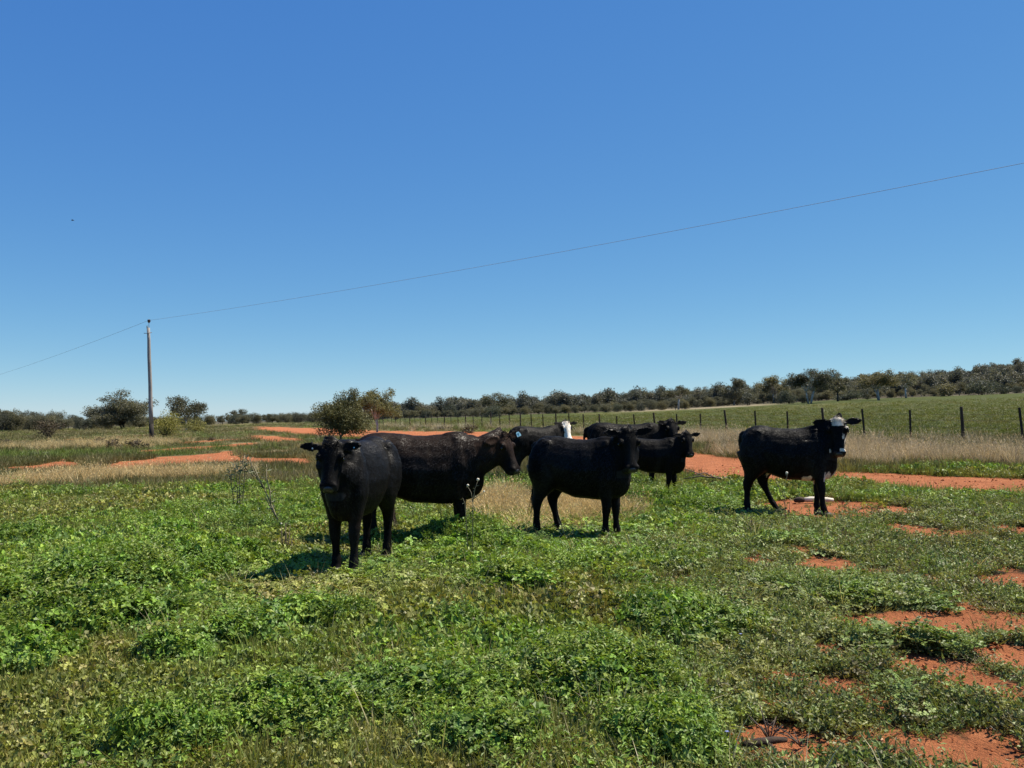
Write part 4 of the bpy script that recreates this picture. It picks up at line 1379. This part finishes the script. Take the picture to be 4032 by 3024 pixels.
    o.rotation_euler = (0, 0, R(heading)); o.scale = (scale,) * 3
    o.location = (X, Y, hz(X, Y) - sink)
    tag(o, label, 'cow', 'black cattle standing in the paddock')

    def world_part(name, fn, m, M=Hm):
        q = MB(); fn(q)
        for v in q.bm.verts: v.co = M @ v.co
        return obj(name, q.mesh(name), o, [m])
    for s in (-1, 1):
        world_part('eye', lambda q: bmesh.ops.create_uvsphere(q.bm, u_segments=12, v_segments=8, radius=1, matrix=Matrix.Translation((.150, s * .130, -.016)) @ Matrix.Diagonal((.022, .0135, .017, 1))), M_EYE)
        world_part('nostril', lambda q: bmesh.ops.create_uvsphere(q.bm, u_segments=10, v_segments=6, radius=1, matrix=Matrix.Translation((.496, s * .056, -.050)) @ Matrix.Rotation(s * .6, 4, 'Z') @ Matrix.Diagonal((.012, .020, .013, 1))), M_NOSTRIL)
    world_part('muzzle_pad', lambda q: loft(q, [(.470, -.008, -.078, .056), (.499, -.010, -.080, .060), (.520, -.028, -.082, .052), (.531, -.042, -.074, .030)], 14), M_NOSE)
    for (fx, fy) in foot_pts:
        q = MB(); hring(q, [(fx, fy, .055, .066, .062), (fx + .01, fy, .02, .076, .070), (fx + .015, fy, -.005, .080, .073)], 12)
        obj('hoof', q.mesh('hoof'), o, [M_HOOF])
    coat_hair(o, V, me, C, on_head, hl, 42000 if Y < 15 else 16000, int(abs(X) * 1000))
    rr = random.Random(int(abs(X) * 1000) + 1)
    rts, drs = [], []
    tb, te = Vector(tp[-2]), Vector(tp[-1])
    for k in range(150):
        f = rr.random(); pt_ = tb.lerp(te, f * 1.05)
        rts.append(pt_ + Vector((rr.gauss(0, .012), rr.gauss(0, .012), 0)))
        drs.append(Vector((rr.gauss(0, .16), rr.gauss(0, .16), -1)))
    strands('tail_switch', tail_m or M_BLACKHAIR, o, rts, drs, .26, .007, .35, 5)
    rts, drs = [], []
    for k in range(170):
        a = rr.uniform(0, 6.283); q_ = math.sqrt(rr.random())
        rts.append(Hm @ Vector((-.005 + .075 * q_ * math.cos(a), .08 * q_ * math.sin(a), .045 - .02 * q_)))
        drs.append(Hm.to_3x3() @ (Vector((.35 + rr.gauss(0, .5), rr.gauss(0, .5) + .4 * q_ * math.sin(a), .9))))
    strands('forelock', forelock or M_BLACKHAIR, o, rts, drs, .05, .008, .8, 6)
    for (side, mt, size, ink, along) in tags:
        c, d, u, nn = ears[0 if side > 0 else 1]
        nn = nn if True else nn
        q = MB()
        M = Matrix((( *d, 0), (*u, 0), (*nn, 0), (0, 0, 0, 1))).transposed(); M = Matrix.Translation(c - d * along + nn * .012 - u * .02) @ M
        outl = [(-.5, -.6), (.5, -.6), (.5, .25), (.28, .6), (-.28, .6), (-.5, .25)]
        q.rings([[M @ Vector((a * size, c_ * size, z)) for a, c_ in outl] for z in (0, .004)])
        tg = obj('ear_tag', q.mesh('ear_tag', False), o, [mt])
        if ink:
            q = MB()
            for (p0, p1) in (((-.26, .28), (0, -.02)), ((.26, .28), (0, -.02)), ((0, -.02), (0, -.42))):
                q.rings([[M @ Vector((x_ * size, y_ * size, z)) for (x_, y_) in ((p0[0] - .07, p0[1]), (p0[0] + .07, p0[1]), (p1[0] + .07, p1[1]), (p1[0] - .07, p1[1]))] for z in (.005, .0065)])
            obj('tag_mark', q.mesh('tag_mark', False), tg, [M_TAGINK])
    return o


def lerp_c(C, mask, col):
    k = np.clip(mask, 0, 1)[:, None]
    return C * (1 - k) + np.array(col) * k


def coat_front(C, V, hl, nz, oh):
    C = lerp_c(C, sstep(.62, .5, V[:, 2] + nz * .3) * (V[:, 0] > .4) * (V[:, 2] > .45) * .5, (.014, .009, .007))
    k = sstep(-.15, .3, nz) * sstep(.8, 1.0, V[:, 2]) * sstep(.3, .5, V[:, 0]) * (~oh)
    return lerp_c(C, k * .5, (.013, .010, .0075))


def coat_brown(C, V, hl, nz, oh):
    C = lerp_c(C, sstep(.75, 1.15, V[:, 2] + nz * .35) * .85, (.0165, .0095, .0065))
    C = lerp_c(C, oh * sstep(.25, .0, hl[:, 0]) * .7, (.028, .0145, .009))
    k = np.exp(-(((V[:, 0] - .55) / .13) ** 2 + ((V[:, 2] - 1.14) / .12) ** 2)) * .6
    C = lerp_c(C, k, (.020, .013, .0095))
    return lerp_c(C, ((V[:, 2] < .78) & (V[:, 0] > .45)) * sstep(-.1, .2, nz) * .6, (.024, .012, .0075))


def coat_white_face(C, V, hl, nz, oh):
    w = oh & (np.abs(hl[:, 1]) < .095 + nz * .06) & (hl[:, 2] > -.14) & (hl[:, 0] > -.03) & (hl[:, 0] < .47)
    w &= ~((hl[:, 2] < -.055) & (hl[:, 0] < .22))
    return np.where(w[:, None], np.array([.72, .66, .56]), C)


def coat_mottled(C, V, hl, nz, oh):
    """black cow with a cream forehead, pale cheek edges, a white nose band and a white brisket."""
    cream = np.array([.62, .54, .42])
    ay = np.abs(hl[:, 1])
    W_ = oh & (hl[:, 0] > -.07) & (hl[:, 0] < .085 + nz * .05) & (ay < .080 + nz * .05) & (hl[:, 2] > -.03)
    W_ |= oh & (hl[:, 0] > .17) & (hl[:, 0] < .46) & (hl[:, 2] < -.052 - .10 * (hl[:, 0] - .2) * 0 + nz * .05) & (hl[:, 2] > -.12) & (ay > .06) & (ay < .115)
    W_ |= oh & (hl[:, 0] > .425 + nz * .02) & (hl[:, 0] < .466) & (hl[:, 1] > .012) & (hl[:, 2] > -.09)
    W_ |= oh & (hl[:, 0] > .05) & (hl[:, 0] < .13) & (hl[:, 1] > .105 + nz * .02) & (hl[:, 2] > -.03) & (hl[:, 2] < .04)
    W_ |= oh & (hl[:, 0] > .20) & (hl[:, 0] < .27) & (hl[:, 1] > .050) & (hl[:, 1] < .078) & (hl[:, 2] > -.02)
    W_ |= (~oh) & (V[:, 0] > .50) & (V[:, 2] < .625 + nz * .14) & (V[:, 2] > .50) & (np.abs(V[:, 1]) < .16)
    W_ |= (~oh) & (V[:, 0] > .20 + nz * .1) & (V[:, 0] < .36 + nz * .2) & (V[:, 2] < .565 + nz * .05) & (V[:, 2] > .45) & (np.abs(V[:, 1]) < .2)
    W_ |= (~oh) & (np.abs(V[:, 1]) < .07) & (V[:, 0] > -.32) & (V[:, 0] < -.22 + nz * .3) & (V[:, 2] < .60 + nz * .05) & (V[:, 2] > .45) & (np.abs(V[:, 1]) < .18)
    C = np.where(W_[:, None], cream, C)
    return C


# front cow, three-quarter view, looking straight at the camera
build_cow('black cow nearest the camera, facing it, body angled back to the right', -1.56, 9.12, -101, 1.0, (.68, -.03, 1.245), 13, 64, 0,
          feet=((.04, 0), (-.06, .02), (.02, 0), (-.04, 0)), coat=coat_front, ear=((.12, .1), (.0, .1)), tags=((-1, M_TAGWHITE, .013, False, .05), (1, M_TAGBLUE, .011, False, .0)), tail=(.0, .12), tail_m=M_BROWNHAIR, belly=1.03, head_s=.95, long=.80, wide=.86)
# brown-black cow standing side on behind it
build_cow('brown-black cow side on behind the front cow, looking right, blue tag in its far ear', -1.12, 10.75, 3, 1.04, (.98, .03, 1.235), -34, 60, 0,
          feet=((.0, 0), (.06, 0), (0, 0), (.1, 0)), coat=coat_brown, ear=((.75, .5), (-.6, .1)), tags=((1, M_TAGBLUE, .055, True, -.02),), belly=1.06, head_s=.97, neck_mid=(.80, .0, 1.08))
# middle cow
build_cow('black shaggy cow in the middle, side on, head turned to the camera', .87, 11.3, -26, .97, (.66, -.04, 1.35), -48, 68, 0,
          feet=((.06, 0), (-.02, 0), (.16, 0), (-.08, 0)), ear=((.6, .5), (.05, .2)), belly=1.04, head_s=1.08, long=.78)
# the cow with the white face
build_cow('black cow with a white face, partly hidden behind the middle cow', .58, 20.6, 30, .97, (.78, -.05, 1.35), -94, 58, 0,
          coat=coat_white_face, vox=.017, ear=((.15, .3), (.0, .3)), forelock=M_WHITEHAIR, head_s=1.05)
# small black one at the track edge
build_cow('smaller black cow before the track, right of the middle cow, facing the camera', 2.52, 16.2, -14, .83, (.78, -.02, 1.36), -58, 62, 0,
          vox=.015, ear=((.25, .2), (.0, .2)), feet=((.08, 0), (-.1, 0), (0, 0), (.1, 0)), head_s=1.06)
# the one behind it
build_cow('black cow half hidden behind the smaller one, both ears spread, looking at the camera', 2.36, 18.3, 0, 1.02, (.88, -.08, 1.29), -74, 58, 0,
          vox=.016, ear=((.22, .1), (.22, .1)), head_s=1.1, long=.97)
# the black and white cow standing clear on the right
build_cow('black cow with cream forehead and white brisket standing clear on the right', 4.03, 13.0, -22, .985, (.69, -.05, 1.365), -80, 68, 0,
          feet=((-.02, 0), (.10, 0), (.34, 0), (-.08, 0)), coat=coat_mottled, ear=((.22, .15), (-.25, .2)), tail=(.14, .05), forelock=M_WHITEHAIR, belly=1.03, long=.79, head_s=1.1)

# ------------------------------------------------------------------ small things
M_LOGPALE = plain_mat('bleached wood', (.40, .34, .26), (.72, .66, .55), 9, .85, (.4, 3, 3), .4, .01)
M_LOGDARK = plain_mat('charred wood', (.012, .010, .009), (.07, .045, .030), 14, .9, bmp=.8, bd=.02)
M_STALKLEAF = leafcol('dull thistle leaf', (.17, .185, .12), .2)
M_SEED = plain_mat('pale seed head', (.55, .50, .38), (.72, .68, .56), 60, .8)
M_BIRD = plain_mat('dark plumage', (.02, .02, .022), (.04, .04, .04), 20, .7, bmp=0)
M_BLUE = leafcol('blue petal', (.22, .27, .62), .3)


def local(px, py, Y, o):
    return at(px, py, Y) - o.location


def weed(name, label, base, Y, stems, stem_m, leaf=None, heads=(), r0=.006, leaf_L=.09, seed=1, sink=.12):
    """a single tall weed: stems given as photo-pixel paths at depth Y, leaves and heads along them."""
    b0 = at(base[0], base[1], Y)
    o = empty(name, (b0.x, Y, hz(b0.x, Y)))
    tag(o, label, 'weed', 'single tall weeds standing out of the clover')
    rr = random.Random(seed)
    for path in stems:
        pts = [local(px, py, Y, o) + Vector((0, rr.uniform(-.04, .04), 0)) for px, py in path]
        if path[0] == base: pts[0] = Vector((0, 0, -.03)); pts[0].x = pts[1].x * .4
        b = MB(); n = len(pts)
        b.tube(pts, [r0 * (1 - .6 * i / (n - 1)) for i in range(n)], 5)
        st = obj('stem', b.mesh('stem'), o, [stem_m])
        if leaf:
            q = LB(seed + len(path))
            for i in range(1, n):
                for k in range(leaf[1]):
                    c = pts[i - 1].lerp(pts[i], rr.random())
                    d = Vector((rr.gauss(0, 1), rr.gauss(0, 1), rr.uniform(-.2, 1)))
                    q.leaf(c, d, Vector((rr.gauss(0, .5), rr.gauss(0, .5), 1)), leaf_L * rr.uniform(.5, 1.2), leaf_L * .28, rr.random())
            lm = mesh_np('leaves', np.array([tuple(v) for v in q.V]), q.F, False, q.var)
            obj('leaves', lm, o, [leaf[0]])
    for (px, py, r) in heads:
        b = MB(); c = local(px, py, Y, o)
        b.tube([c + Vector((0, 0, z * r)) for z in (-1, -.7, 0, .6, .95)], [r * k for k in (.25, .7, 1, .75, .2)], 8)
        obj('seed_head', b.mesh('seed_head'), o, [M_SEED])
    return o


weed('thistle', 'tall drooping thistle leaning left on a bent bleached stem, left of the front cow', (1108, 2100), 12.2,
     [[(1108, 2100), (1090, 2040), (1068, 1985), (1040, 1925), (1008, 1880), (975, 1855), (950, 1838)], [(1068, 1985), (1062, 1930), (1050, 1880), (1048, 1828)], [(1040, 1925), (1018, 1875), (1000, 1838)], [(1008, 1880), (990, 1845), (985, 1800)], [(975, 1855), (958, 1825), (962, 1792)], [(975, 1855), (940, 1850), (928, 1822)], [(1090, 2040), (1060, 1990), (1045, 1962)]],
     M_PALETWIG, (M_STALKLEAF, 4), (), .011, .10, 3)
weed('thistle', 'short leafy grey-green thistle with upright leaves behind the drooping one', (945, 1920), 14.5,
     [[(945, 1920), (946, 1870), (950, 1810)], [(945, 1920), (930, 1870), (915, 1825)], [(945, 1920), (962, 1865), (972, 1800)], [(945, 1920), (905, 1880), (898, 1840)]], M_TWIG, (M_STALKLEAF, 16), (), .008, .11, 4)
weed('dead_weed', 'dark dead upright stalks standing in the clover left of the front cow', (1122, 2195), 9.9,
     [[(1122, 2195), (1120, 2130), (1124, 2060)], [(1122, 2195), (1110, 2140), (1106, 2075)], [(1122, 2195), (1133, 2140), (1140, 2070)], [(1122, 2195), (1126, 2150), (1131, 2095)], [(1122, 2195), (1104, 2160), (1092, 2120)], [(1122, 2195), (1142, 2160), (1152, 2110)]], M_TWIG, (M_DARKBUSH, 7), ((1108, 2062, .010),), .008, .035, 5)
weed('seeding_weed', 'thin weed with three pale seed heads before the brown-black cow', (1858, 2030), 9.3,
     [[(1858, 2030), (1862, 1970), (1870, 1925), (1882, 1892)], [(1862, 1975), (1855, 1940), (1842, 1915)], [(1864, 1965), (1885, 1950), (1905, 1938)], [(1858, 2030), (1830, 1985), (1822, 1960)]], M_PALETWIG, (M_STALKLEAF, 2), ((1882, 1888, .016), (1842, 1911, .014), (1906, 1935, .011)), .005, .035, 6)
weed('seeding_weed', 'thin weed with one white seed head before the cow with the cream forehead', (3095, 2040), 11.9,
     [[(3095, 2040), (3088, 1975), (3090, 1920), (3098, 1866)], [(3088, 1980), (3075, 1950), (3060, 1905)], [(3089, 1960), (3070, 1925), (3052, 1895)], [(3095, 2040), (3105, 2000), (3108, 1960)]], M_PALETWIG, (M_STALKLEAF, 3), ((3098, 1862, .019),), .005, .045, 7)

# the log lying behind the right cow's forelegs
LY = 14.3
lc = at(3200, 1975, LY); lz = hz(lc.x, LY)
log = empty('log', (lc.x, LY, lz), R(-4)); log.scale = (.82, .82, .7); tag(log, 'bleached log with a charred end lying on red soil by the right cow', 'log')
b = MB(); b.tube([(-.20, 0, .06), (-.05, .01, .075), (.12, .02, .07), (.28, .02, .065), (.40, .03, .055)], [.045, .062, .066, .058, .042], 12)
obj('wood', b.mesh('wood'), log, [M_LOGPALE])
b = MB(); b.tube([(-.36, .0, .03), (-.31, -.01, .055), (-.24, 0, .065), (-.17, .0, .062)], [.030, .062, .070, .060], 11)
obj('charred_end', b.mesh('charred_end'), log, [M_LOGDARK])


def sticks(name, label, cat, X, Y, m, defs, rz=0):
    o = empty(name, (X, Y, hz(X, Y)), rz); tag(o, label, cat)
    for pts, r in defs:
        b = MB(); n = len(pts)
        b.tube(pts, [r * (1 - .55 * i / (n - 1)) for i in range(n)], 6)
        obj('branch', b.mesh('branch'), o, [m])
    return o


X0, Y0 = on_ground(2830, 1925)
sticks('fallen_branch', 'grey forked dead branch lying in the weeds by the track', 'branch', X0, Y0 + .2, M_TWIG,
       [([(.45, 0, .05), (.1, .05, .18), (-.3, .1, .22), (-.6, .2, .16)], .022), ([(.0, .06, .19), (-.25, -.1, .30), (-.5, -.2, .26)], .014), ([(-.2, .1, .21), (-.4, .3, .30), (-.62, .35, .36)], .012), ([(.2, .04, .14), (.05, .3, .22)], .010)])
X0, Y0 = on_ground(2868, 1884)
sticks('stick', 'pale stick lying on the red track', 'stick', X0, Y0, M_LOGPALE, [([(-.13, 0, .015), (0, .02, .03), (.14, -.02, .02)], .016)], .15)
X0, Y0 = on_ground(3085, 2960)
sticks('charred_stick', 'short charred black stick lying on the bare red soil in front', 'stick', X0 - .06, Y0, M_LOGDARK, [([(-.13, -.01, .02), (-.05, 0, .035), (.03, .01, .04), (.085, .02, .035)], .026), ([(-.02, 0, .03), (.0, -.06, .02)], .014)], .1)
tw = [([(0, 0, -.01), (-.02 + .0, .0, .08), (-.04, .02, .17)], .005)]
rr = random.Random(9)
for k in range(6):
    a = rr.uniform(0, 6.28); l = rr.uniform(.08, .18); dx, dy = math.cos(a) * l * .8, math.sin(a) * l * .5
    tw.append(([(0, 0, 0), (dx * .45, dy * .45, l * .55), (dx, dy, l)], .0045))
    tw.append(([(dx * .5, dy * .5, l * .6), (dx * .5 + rr.uniform(-.06, .06), dy * .6, l * .9)], .003))
sticks('twiggy_weed', 'small dead twiggy weed sticking up from the bare soil in front', 'weed', *on_ground(3030, 2925), M_TWIG, tw)
tw = []
for k in range(7):
    a = rr.uniform(0, 6.28); l = rr.uniform(.06, .12)
    tw.append(([(0, 0, 0), (math.cos(a) * l * .5, math.sin(a) * l * .5, l * .4), (math.cos(a) * l, math.sin(a) * l, l * .55)], .004))
sticks('twiggy_weed', 'grey dead twiggy weed beside the charred stick', 'weed', *on_ground(3150, 2950), M_DARKBARK, tw)
sticks('twiggy_weed', 'thin bare twigs standing in the right-hand patch of red soil', 'weed', *on_ground(3640, 2475), M_TWIG, [([(0, 0, 0), (.02, 0, .07), (.01, 0, .15)], .0035), ([(.05, .02, 0), (.08, .02, .06), (.13, .02, .12)], .003), ([(.0, .02, 0), (-.05, .02, .06), (-.09, .02, .13)], .003), ([(.08, .02, .06), (.06, .03, .11)], .0025)])

for px, py, lab in ((2915, 2562, 'tiny blue flower among the clover on the right'), (2862, 2972, 'tiny blue flower at the clover edge beside the bare soil')):
    X0, Y0 = on_ground(px, py)
    f = empty('flower', (X0, Y0, hz(X0, Y0))); tag(f, lab, 'flower', 'tiny blue flowers')
    b = MB(); b.tube([(0, 0, 0), (.004, 0, .05), (.002, -.004, .105)], .0018, 4)
    obj('stem', b.mesh('stem'), f, [M_STALKLEAF])
    q = LB(4)
    for k in range(6):
        a = k * 1.047
        q.leaf((.002, -.004, .105), (math.cos(a), math.sin(a), .35), (0, 0, 1), .013, .009, .7)
    obj('petals', mesh_np('petals', np.array([tuple(v) for v in q.V]), q.F, False, q.var), f, [M_BLUE])

# the speck of a bird in the sky
bp = at(286, 868, 60)
bird = empty('bird', bp); tag(bird, 'tiny dark bird alone in the sky high above the far left trees', 'bird')
b = MB(); b.tube([(-.10, 0, 0), (-.06, 0, .01), (.0, 0, .012), (.06, 0, .005), (.11, 0, -.003)], [.004, .025, .032, .022, .006], 8)
obj('body', b.mesh('body'), bird, [M_BIRD])
for s in (-1, 1):
    q = MB(); q.rings([[Vector((.05 - .04 * t_, s * (.02 + .17 * t_), .02 + .05 * t_ * (1 - .5 * t_))) + Vector(d) * (1 - .7 * t_) for d in ((.03, 0, 0), (0, 0, .006), (-.05, 0, 0), (0, 0, -.006))] for t_ in (0, .5, 1)])
    obj('wing', q.mesh('wing'), bird, [M_BIRD])
